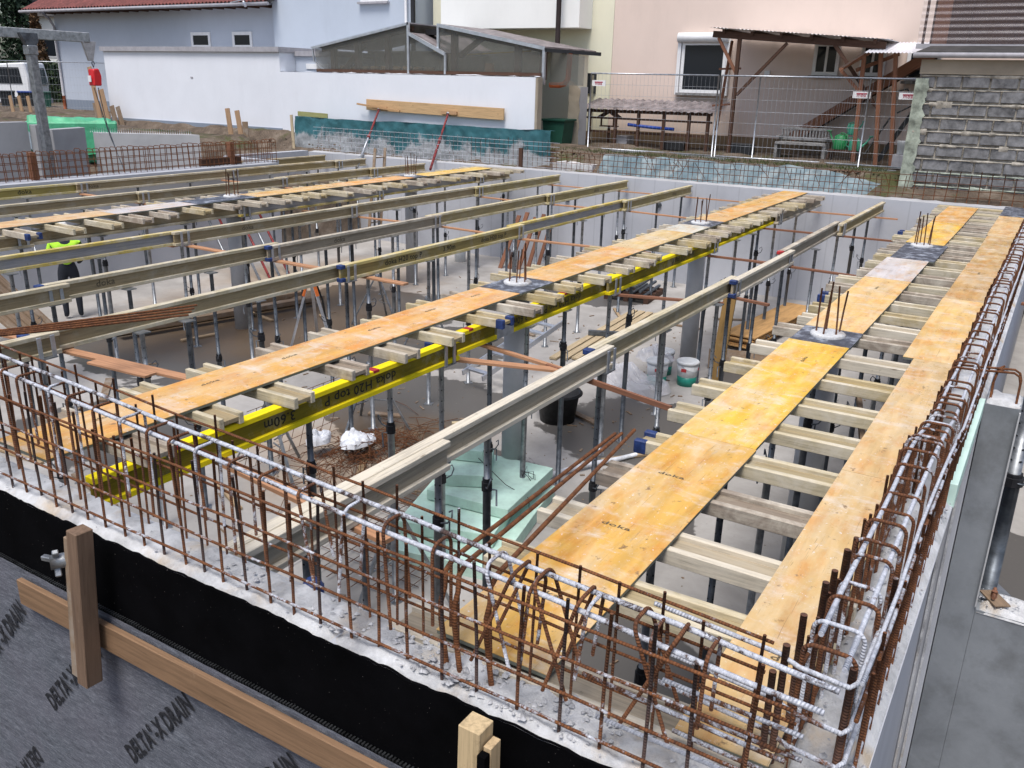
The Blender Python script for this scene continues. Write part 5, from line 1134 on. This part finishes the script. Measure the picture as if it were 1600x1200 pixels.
for (ya, yb, zt_) in ((4.52, 4.62, 2.85), (3.98, 4.25, 2.9), (3.62, 3.92, 2.9)): tb((23.3, ya, .2), (23.3, yb, zt_), .09, .09, nm='post')
tb((23.3, 5.15, 2.5), (23.3, 4.5, 2.9), .07, .08); tb((23.3, 5.1, 2.48), (23.3, 4.6, 2.0), .06, .07, nm='brace'); tb((23.3, 4.75, 2.5), (24.2, 4.0, 2.9), .06, .08)
o = thing('porch_roof', 'pale translucent corrugated porch roof beside the block shed', 'roof')
MB().grid(60, 3, lambda u, v: (22.9 + 2.0 * v, 4.56 - 1.58 * u, 2.88 + .32 * v + .014 * math.sin(u * 120))).obj('sheet', 'poly_pale', o); MB().grid(30, 3, lambda u, v: (22.85 + .9 * v, 5.05 - .5 * u, 2.53 + .36 * u + .05 * v)).obj('sheet', 'poly_pale', o)
o = thing('stair', 'outdoor stair with brown stringer along the pink wall', 'stair')
MB().bar((24.8, 6.5, .78), (24.8, 3.2, 3.03), .06, .26).obj('stringer', 'timber_red', o); MB().bar((25.4, 6.5, .78), (25.4, 3.2, 3.03), .06, .22).obj('stringer', 'timber_dark', o)
for k in range(12): t = k / 11; MB().box(24.84, 25.36, 6.4 - 3.2 * t - .14, 6.4 - 3.2 * t + .14, .84 + 2.1 * t, .88 + 2.1 * t).obj('tread', 'timber_dark', o)
o = thing('garden_bench', 'weathered grey carved garden bench behind the fence', 'bench', (24.0, 6.0, .3))
MB().box(-.2, .25, -.65, .65, .36, .42).obj('seat', 'bench_stone', o); MB().box(.22, .28, -.68, .68, .46, .54).box(.22, .28, -.68, .68, .72, .78).obj('back_rail', 'bench_stone', o)
for k in range(16): MB().box(.23, .27, -.62 + .08 * k, -.585 + .08 * k, .54, .72).obj('spindle', 'bench_stone', o)
for yv in (-.62, .62): MB().box(-.18, .25, yv - .04, yv + .04, 0, .36).obj('leg', 'bench_stone', o); MB().box(-.2, .26, yv - .045, yv + .045, .52, .57).obj('armrest', 'bench_stone', o)
def can(x, y, z, mat, lab, s=1., rz=0):
    o = thing('watering_can', lab, 'watering can', (x, y, z), (0, 0, rz), 'watering cans')
    MB().lathe([(.14 * s, 0), (.15 * s, .02), (.13 * s, .26 * s), (.08 * s, .30 * s)], n=16).obj('body', mat, o); MB().tube([(0, -.12 * s, .06), (0, -.28 * s, .22 * s), (0, -.36 * s, .34 * s)], [.03, .022, .02], 8).obj('spout', mat, o)
    MB().tube([(0, .12 * s, .06), (0, .22 * s, .16 * s), (0, .18 * s, .3 * s), (0, .02, .34 * s), (0, -.08 * s, .28 * s)], .014, 6).obj('handle', mat, o)
    MB().lathe([(.04 * s, 0), (.055 * s, .03)], c=(0, -.37 * s, .34 * s), n=10).obj('rose', mat, o)
can(23.6, 4.95, .62, 'watering_green', 'green watering can on the trestle beside the bench', 1.2, 2.5); can(23.75, 4.72, .98, 'mint', 'mint watering can hanging above the green one', .9, 1.); can(23.6, 4.6, .6, 'mint', 'dull green watering can right of the trestle', 1., .4)
o = thing('trestle', 'small dark trestle carrying the watering cans', 'trestle', (23.65, 4.85, .3))
MB().box(-.25, .25, -.35, .35, .28, .32).obj('top', 'timber_dark', o)
for sx in (-.2, .2):
    for sy in (-.3, .3): MB().bar((sx * 1.3, sy * 1.2, 0), (sx, sy, .28), .04, .04).obj('leg', 'timber_dark', o)
o = thing('bucket', 'white bucket on a grey box next to the block wall', 'bucket', (23.0, 3.35, .3))
MB().box(-.2, .2, -.2, .2, 0, .32).obj('box', 'fascia', o); MB().lathe([(.15, .33), (.18, .62), (.185, .63)], n=18).obj('pail', 'pail_white', o)
tag(MB().tube([(23.4, 4.3, .55), (23.35, 3.9, 1.3), (23.4, 3.75, 1.6), (23.4, 3.9, 2.0), (23.4, 3.55, 2.1), (23.4, 3.35, 1.75), (23.4, 3.7, 1.55)], .022, 7).obj('garden_tool', 'rubber'), 'looped black tool handle hanging on the brown posts', 'tool')
tag(MB().bar((23.6, 4.0, .4), (23.6, 3.1, 2.1), .1, .1).obj('grey_pipe', 'bin_black'), 'dark grey pipe leaning next to the block wall', 'pipe')
# ------------------------------------------------------------------ block shed
o = thing('block_shed', 'grey block shed with crumbling mortar at the right edge', 'shed')
MB().box(20.335, 24, -4, 2.85, -.4, 2.38).obj('wall_core', 'mortar', o); MB().box(20.28, 24, -4, 2.90, 2.385, 2.66).obj('lintel', 'render_old', o)
ch = .27; hm = {}
for r_ in range(9):
    zb = -.03 + r_ * ch; y = 2.84 - (.0 if r_ % 2 else .27); k = 0
    if r_ % 2 == 0:
        MB().box(20.30, 20.34, 2.6, 2.83, zb, zb + .225).obj('block', 'conc_block', o, .012)
    while y > -1.6:
        L = .50 + rnd(-.03, .03)
        MB().box(20.295 + rnd(-.006, .01), 20.345, y - L + .02, y - .012, zb + rnd(0, .012), zb + .225 + rnd(-.01, .012)).obj('block', 'conc_block', o, .012); y -= L
    m = MB(); yy = 2.86
    while yy > -1.6:
        q = .10 + .08 * random.random(); f = max(0, fn(yy, r_ * 3.1, 0, 2.2)); hgt = .018 + .05 * f * (1 if random.random() < .6 else 1.8)
        m.grid(4, 3, lambda u, v, yy=yy, q=q, hgt=hgt: (20.302 - .022 * math.sin(math.pi * v) * (1 + .6 * fn(yy * 9, v, 1, 1)), yy - q * u, zb + .222 + (v - .6) * hgt * 1.6)); yy -= q
    m.obj('mortar_bed', 'mortar' if r_ > 1 else 'moss_mortar', o)
MB().grid(40, 3, lambda u, v: (20.26 + .04 * fn(u * 9, v, 3, 1), 2.95 - .25 * v * (1 + .5 * fn(u * 12, v, 0, 1)), -.3 + 2.6 * u)).obj('corner_render', 'moss_mortar', o)
rf = MB().prism([(20.1, 2.72), (20.1, 2.8), (24, 3.2), (24, 3.1)], 'y', -4, 3.0).obj('roof', 'roof_dark', o, fix=True); MB().tube([(20.12, 3.05, 2.74), (20.12, -4, 2.74)], .055, 8).obj('gutter', 'fascia', o)
o = thing('polycarbonate_wall', 'corrugated clear plastic wall on the shed roof', 'screen')
MB().grid(3, 130, lambda u, v: (22.0 + .02 * math.sin(v * 115), 3.3 - 3.6 * u, 3.0 + 2.4 * v)).obj('sheet', 'poly_clear', o)
for yv in (3.2, 2.35, 1.35): MB().bar((22.08, yv, 2.95), (22.08, yv, 5.4), .05, .05).obj('post', 'timber_dark', o)
MB().box(22.35, 22.4, -.5, 3.1, 2.9, 5.4).obj('inner_boards', 'timber_dark', o); MB().bar((21.95, 3.3, 2.98), (21.95, -.3, 2.95), .08, .1).obj('bottom_rail', 'fascia', o); MB().box(22.28, 22.34, 2.75, 3.05, 3.0, 4.8).obj('inner_door', 'timber_red', o)

# ------------------------------------------------------------------ far left: precast walls, hoist, yard
def pre(x0, x1, y0, y1, z0, z1, lab, sl=0.):
    t = thing('precast_wall', lab, 'wall', group='precast walls at left')
    MB().quadbox([(x0, y0, z0), (x1, y1, z0), (x1, y1 + .24, z0), (x0, y0 + .24, z0), (x0, y0, z1), (x1, y1, z1 + sl), (x1, y1 + .24, z1 + sl), (x0, y0 + .24, z1)]).obj('slab', 'concrete_precast', t, .006)
pre(8.0, 11.2, 19.5, 19.5, -1, .96, 'grey precast wall at the left edge behind the rebar'); pre(11.25, 11.42, 19.3, 19.3, -1, .90, 'narrow precast wall end next to the left edge'); pre(11.75, 12.8, 19.5, 19.9, -1, .78, 'precast wall behind the hoist post')
pre(13.05, 14.35, 19.75, 17.75, -1, .66, 'long precast wall running towards the rebar fence')
m = MB()
for k in range(46): t = k / 45; m.tube([(13.0 + 1.3 * t, 20.0 - 2.0 * t, .66), (13.0 + 1.3 * t, 20.0 - 2.0 * t, .74 + rnd(0, .04))], .006, 4)
tag(m.obj('wire_comb', 'steel_light'), 'row of short wire stubs on the long precast wall', 'wire')
o = thing('hoist_crane', 'grey steel swing hoist post with jib arm at left', 'crane', (11.2, 18.85, -.6))
MB().bar((0, 0, 0), (-.06, .0, 2.95), .17, .17).obj('post', 'steel_galv', o, .012); MB().box(-.17, .05, -.1, .1, 2.93, 3.12).obj('pivot', 'steel_galv', o, .015)
MB().bar((-2.6, 1.4, 3.42), (1.02, -.45, 3.32), .14, .2).obj('jib', 'steel_galv', o, .01); MB().prism([(-.16, 3.25), (.16, 3.25), (.05, 2.85), (-.05, 2.85)], 'y', -.03, .03).obj('jib_tip', 'steel_light', o, loc=(1.0, -.42, 0), fix=True); MB().prism([(-.22, 3.36), (.22, 3.36), (.1, 3.1), (-.1, 3.1)], 'y', -.06, .06).obj('bracket', 'steel_dark', o, loc=(-.05, 0, 0), fix=True)
o = thing('chain_hoist', 'red chain hoist hanging from the jib with chains', 'hoist', (12.25, 18.43, 0.0))
MB().tube([(0, 0, 2.28), (.03, 0, 2.2), (0, 0, 2.12), (-.03, 0, 2.2)], .012, 6, closed=True).obj('hook', 'steel_dark', o); MB().prism([(-.10, 1.74), (.09, 1.74), (.11, 1.95), (.06, 2.1), (-.08, 2.08)], 'y', -.1, .1).obj('housing', 'hoist_red', o, .02, fix=True)
MB().box(-.135, -.12, -.05, .05, 1.82, 1.95).obj('plate', 'sign_white', o)
MB().tube([(.05, 0, 1.7), (.12, -.05, .9), (.3, -.2, -.1)], .009, 5).tube([(-.05, 0, 1.7), (.15, -.05, .7), (.32, -.2, -.1)], .009, 5).obj('chain', 'steel_dark', o)
tg = thing('covered_pile', 'pile covered with bright green tarpaulin behind the hoist', 'covered pile', (13.55, 21.6, .15), (0, 0, R(-35)))
MB().grid(30, 18, lambda u, v: (-1.15 + 2.3 * u + .05 * fn(u * 5, v * 5, 1, 1), -.6 + 1.2 * v, (.82 if .07 < u < .93 and .12 < v < .88 else .0) + .05 * fn(u * 4, v * 4, 3, 1.2) - .1 * u)).obj('cover', 'tarp_green', tg); MB().box(-1.05, 1.05, -.48, .48, -.3, .68).obj('boxes', 'tarp_green', tg, .03)
tag(MB().grid(24, 12, lambda u, v: (11.4 + 1.6 * u, 20.6 + 1.2 * v + .3 * u, .35 + .55 * v - .25 * u + .05 * math.sin(u * 50) * .5)).obj('silver_sheet', 'tarp_silver'), 'silver grey folded sheet left of the green pile', 'sheet')
for k, (x, y, z0, z1, tx, ty, w) in enumerate(((20.6, 30.9, -.1, 2.2, 0, .35, .22), (20.6, 30.45, -.1, 1.42, 0, .3, .32), (20.7, 30.1, -.2, .86, .0, .25, .25), (20.7, 29.7, -.2, .84, 0, .3, .22), (20.62, 31.0, -.3, .95, 0, .15, .4), (20.4, 23.6, -.4, 1.0, 0, .15, .2), (20.4, 23.1, -.4, .95, 0, .2, .2), (20.3, 22.8, -.4, .62, 0, .05, .24))):
    tag(MB().bar((x, y, z0), (x + tx, y + ty, z1), .04, w, (0, 1, 0)).obj('stake_plank', 'timber_old' if k in (2, 3, 4, 7) else 'timber_new', bevel=.004, color=(.42, .27, .16)), 'wooden stake plank before the garage, %s from the hoist' % ORD[k] if k < 5 else 'wooden stake plank left of the teal tarpaulin, %s from left' % ORD[k - 5], 'plank', 'upright stake planks')
for k in range(3): tag(MB().bar((21.1 + .2 * k, 37.6 - .3 * k, .2), (21.1 + .2 * k, 37.7 - .3 * k, 1.02), .04, .2, (0, 1, 0)).obj('stake_plank', 'timber_new', color=(.42, .28, .17)), 'short plank standing before the bins, %s from the left' % ORD[k], 'plank', 'short planks before the bins')
fence(40.2, 36.6, 22.6, 'mesh fence panel before the hedge at far left', (), .2, 2.2, 24.9); fence(43.6, 40.2, 20.5, 'mesh fence panel at the far left edge', (), .2, 2.2, 22.6)
tag(MB().box(24, 60, 41, 70, -.1, .05).obj('yard', 'paving'), kind='structure')
v = thing('parked_van', 'white van parked at the far left edge', 'van', (26.6, 48.6, .05), (0, 0, R(118)))
MB().prism([(-2.3, .35), (2.3, .35), (2.35, .95), (1.75, 1.15), (1.15, 2.15), (-2.2, 2.35), (-2.35, 1.6)], 'y', -.9, .9).obj('body', 'van_white', v, .06, fix=True)
for sy in (-.915, .915):
    MB().prism([(-.4, 1.25), (.5, 1.25), (.45, 2.05), (-.4, 2.05)], 'y', sy - .01, sy + .01).obj('side_window', 'glass_dark', v, fix=True); MB().prism([(-2.0, 1.3), (-.6, 1.3), (-.6, 2.1), (-1.9, 2.1)], 'y', sy - .01, sy + .01).obj('side_window', 'glass_dark', v, fix=True)
    for xx in (-1.5, 1.5): MB().tube([(xx, sy * .8, .33), (xx, sy * 1.02, .33)], .33, 16).obj('wheel', 'rubber', v)
MB().quadbox([(-2.36, -.7, 1.25), (-2.40, -.7, 1.25), (-2.40, .7, 1.25), (-2.36, .7, 1.25), (-2.24, -.7, 2.1), (-2.30, -.7, 2.1), (-2.30, .7, 2.1), (-2.24, .7, 2.1)]).obj('rear_window', 'glass_dark', v, fix=True); MB().box(-2.44, -2.34, -.9, .9, .35, .6).obj('bumper', 'fascia', v)
for k, (x, y, mt, lab) in enumerate(((24.45, 43.9, 'bin_black', 'black wheelie bin with dark lid at far left'), (24.95, 43.2, 'bin_blue', 'wheelie bin with blue lid in the middle of three'), (25.4, 42.5, 'bin_green', 'dark green wheelie bin right of the blue one'))):
    o = thing('wheelie_bin', lab, 'bin', (x, y, .05), (0, 0, R(60))); MB().prism([(-.26, 0), (.26, 0), (.33, .95), (-.33, .95)], 'x', -.3, .3).obj('body', 'bin_black' if k == 1 else mt, o, fix=True); MB().box(-.34, .34, -.36, .36, .955, 1.03).obj('lid', mt, o, .015)
    for yv in (-.2, .2): MB().tube([(.27, yv - .03, .1), (.27, yv + .03, .1)], .1, 10).obj('wheel', 'rubber', o)
def foliage(n, fnc, s, mat, parent, nm='crown'):
    m = MB()
    for k in range(n):
        c = Vector(fnc()); a = Vector((rnd(-1, 1), rnd(-1, 1), rnd(-1, 1))).normalized(); b = a.cross(Vector((rnd(-1, 1), rnd(-1, 1), rnd(-1, 1)))).normalized(); q = s * rnd(.5, 1.4)
        m.v += [tuple(c - a * q), tuple(c + b * q * .6), tuple(c + a * q), tuple(c - b * q * .6)]; j = len(m.v); m.f.append([j - 4, j - 3, j - 2, j - 1]); m.uv.append([(0, 0)] * 4); m.sm.append(False)
    return m.obj(nm, mat, parent)
hd = thing('hedge', 'dark clipped hedge behind the far left fence', 'hedge', (29.6, 49.2, 0), (0, 0, R(123)))
foliage(9000, lambda: (rnd(-2.6, 2.3), rnd(-.6, .6), 2.5 * random.random() ** .8 + .15 * fn(rnd(0, 9), 0, 0, 1)), .09, 'leaf_hedge', hd, 'leaves'); MB().box(-2.5, 2.2, -.4, .4, 0, 2.3).obj('core', 'leaf_dark', hd)
def conifer(x, y, h, r, lab, mat='leaf_dark', n=7000):
    t = thing('conifer', lab, 'tree', (x, y, 0)); MB().tube([(0, 0, 0), (0, 0, h * .9)], [.2, .04], 8).obj('trunk', 'timber_dark', t)
    def f():
        z = random.random(); a = rnd(0, 6.28); q = r * (1 - z * .85) * (.75 + .25 * math.sin(a * 7 + z * 30)) * random.random() ** .35; return (q * math.cos(a), q * math.sin(a), .3 + h * z)
    foliage(n, f, .16, mat, t)
conifer(36.3, 62.5, 12, 2.2, 'tall dark conifer in the top left corner'); conifer(33.2, 55.3, 5.2, .9, 'brownish bush right of the conifer at top left', 'leaf_brown', 2500); conifer(31.5, 60.5, 10, 1.6, 'second dark conifer cut by the left picture edge')
o = thing('house', 'small white house far behind the hedge at top left', 'house', (39, 58.5, 0), (0, 0, R(-58)))
MB().box(-5, 5, 0, 6, 0, 5.6).obj('wall', 'stucco_bright', o); MB().prism([(-.5, 5.5), (3, 8.2), (6.5, 5.5)], 'x', -5.4, 5.4).obj('roof', 'roof_dark', o, fix=True)
for xx in (-3, -1, 1.2, 3.2): 
    w_ = MB().box(xx - .55, xx + .55, -.04, .02, 2.9, 4.3).obj('window', 'white_paint', o); MB().box(xx - .45, xx + .45, -.06, -.045, 3.0, 4.2).obj('pane', 'glass_dark', w_)
    w_ = MB().box(xx - .55, xx + .55, -.04, .02, .9, 2.0).obj('window', 'white_paint', o); MB().box(xx - .45, xx + .45, -.06, -.045, 1.0, 1.9).obj('pane', 'glass_dark', w_)
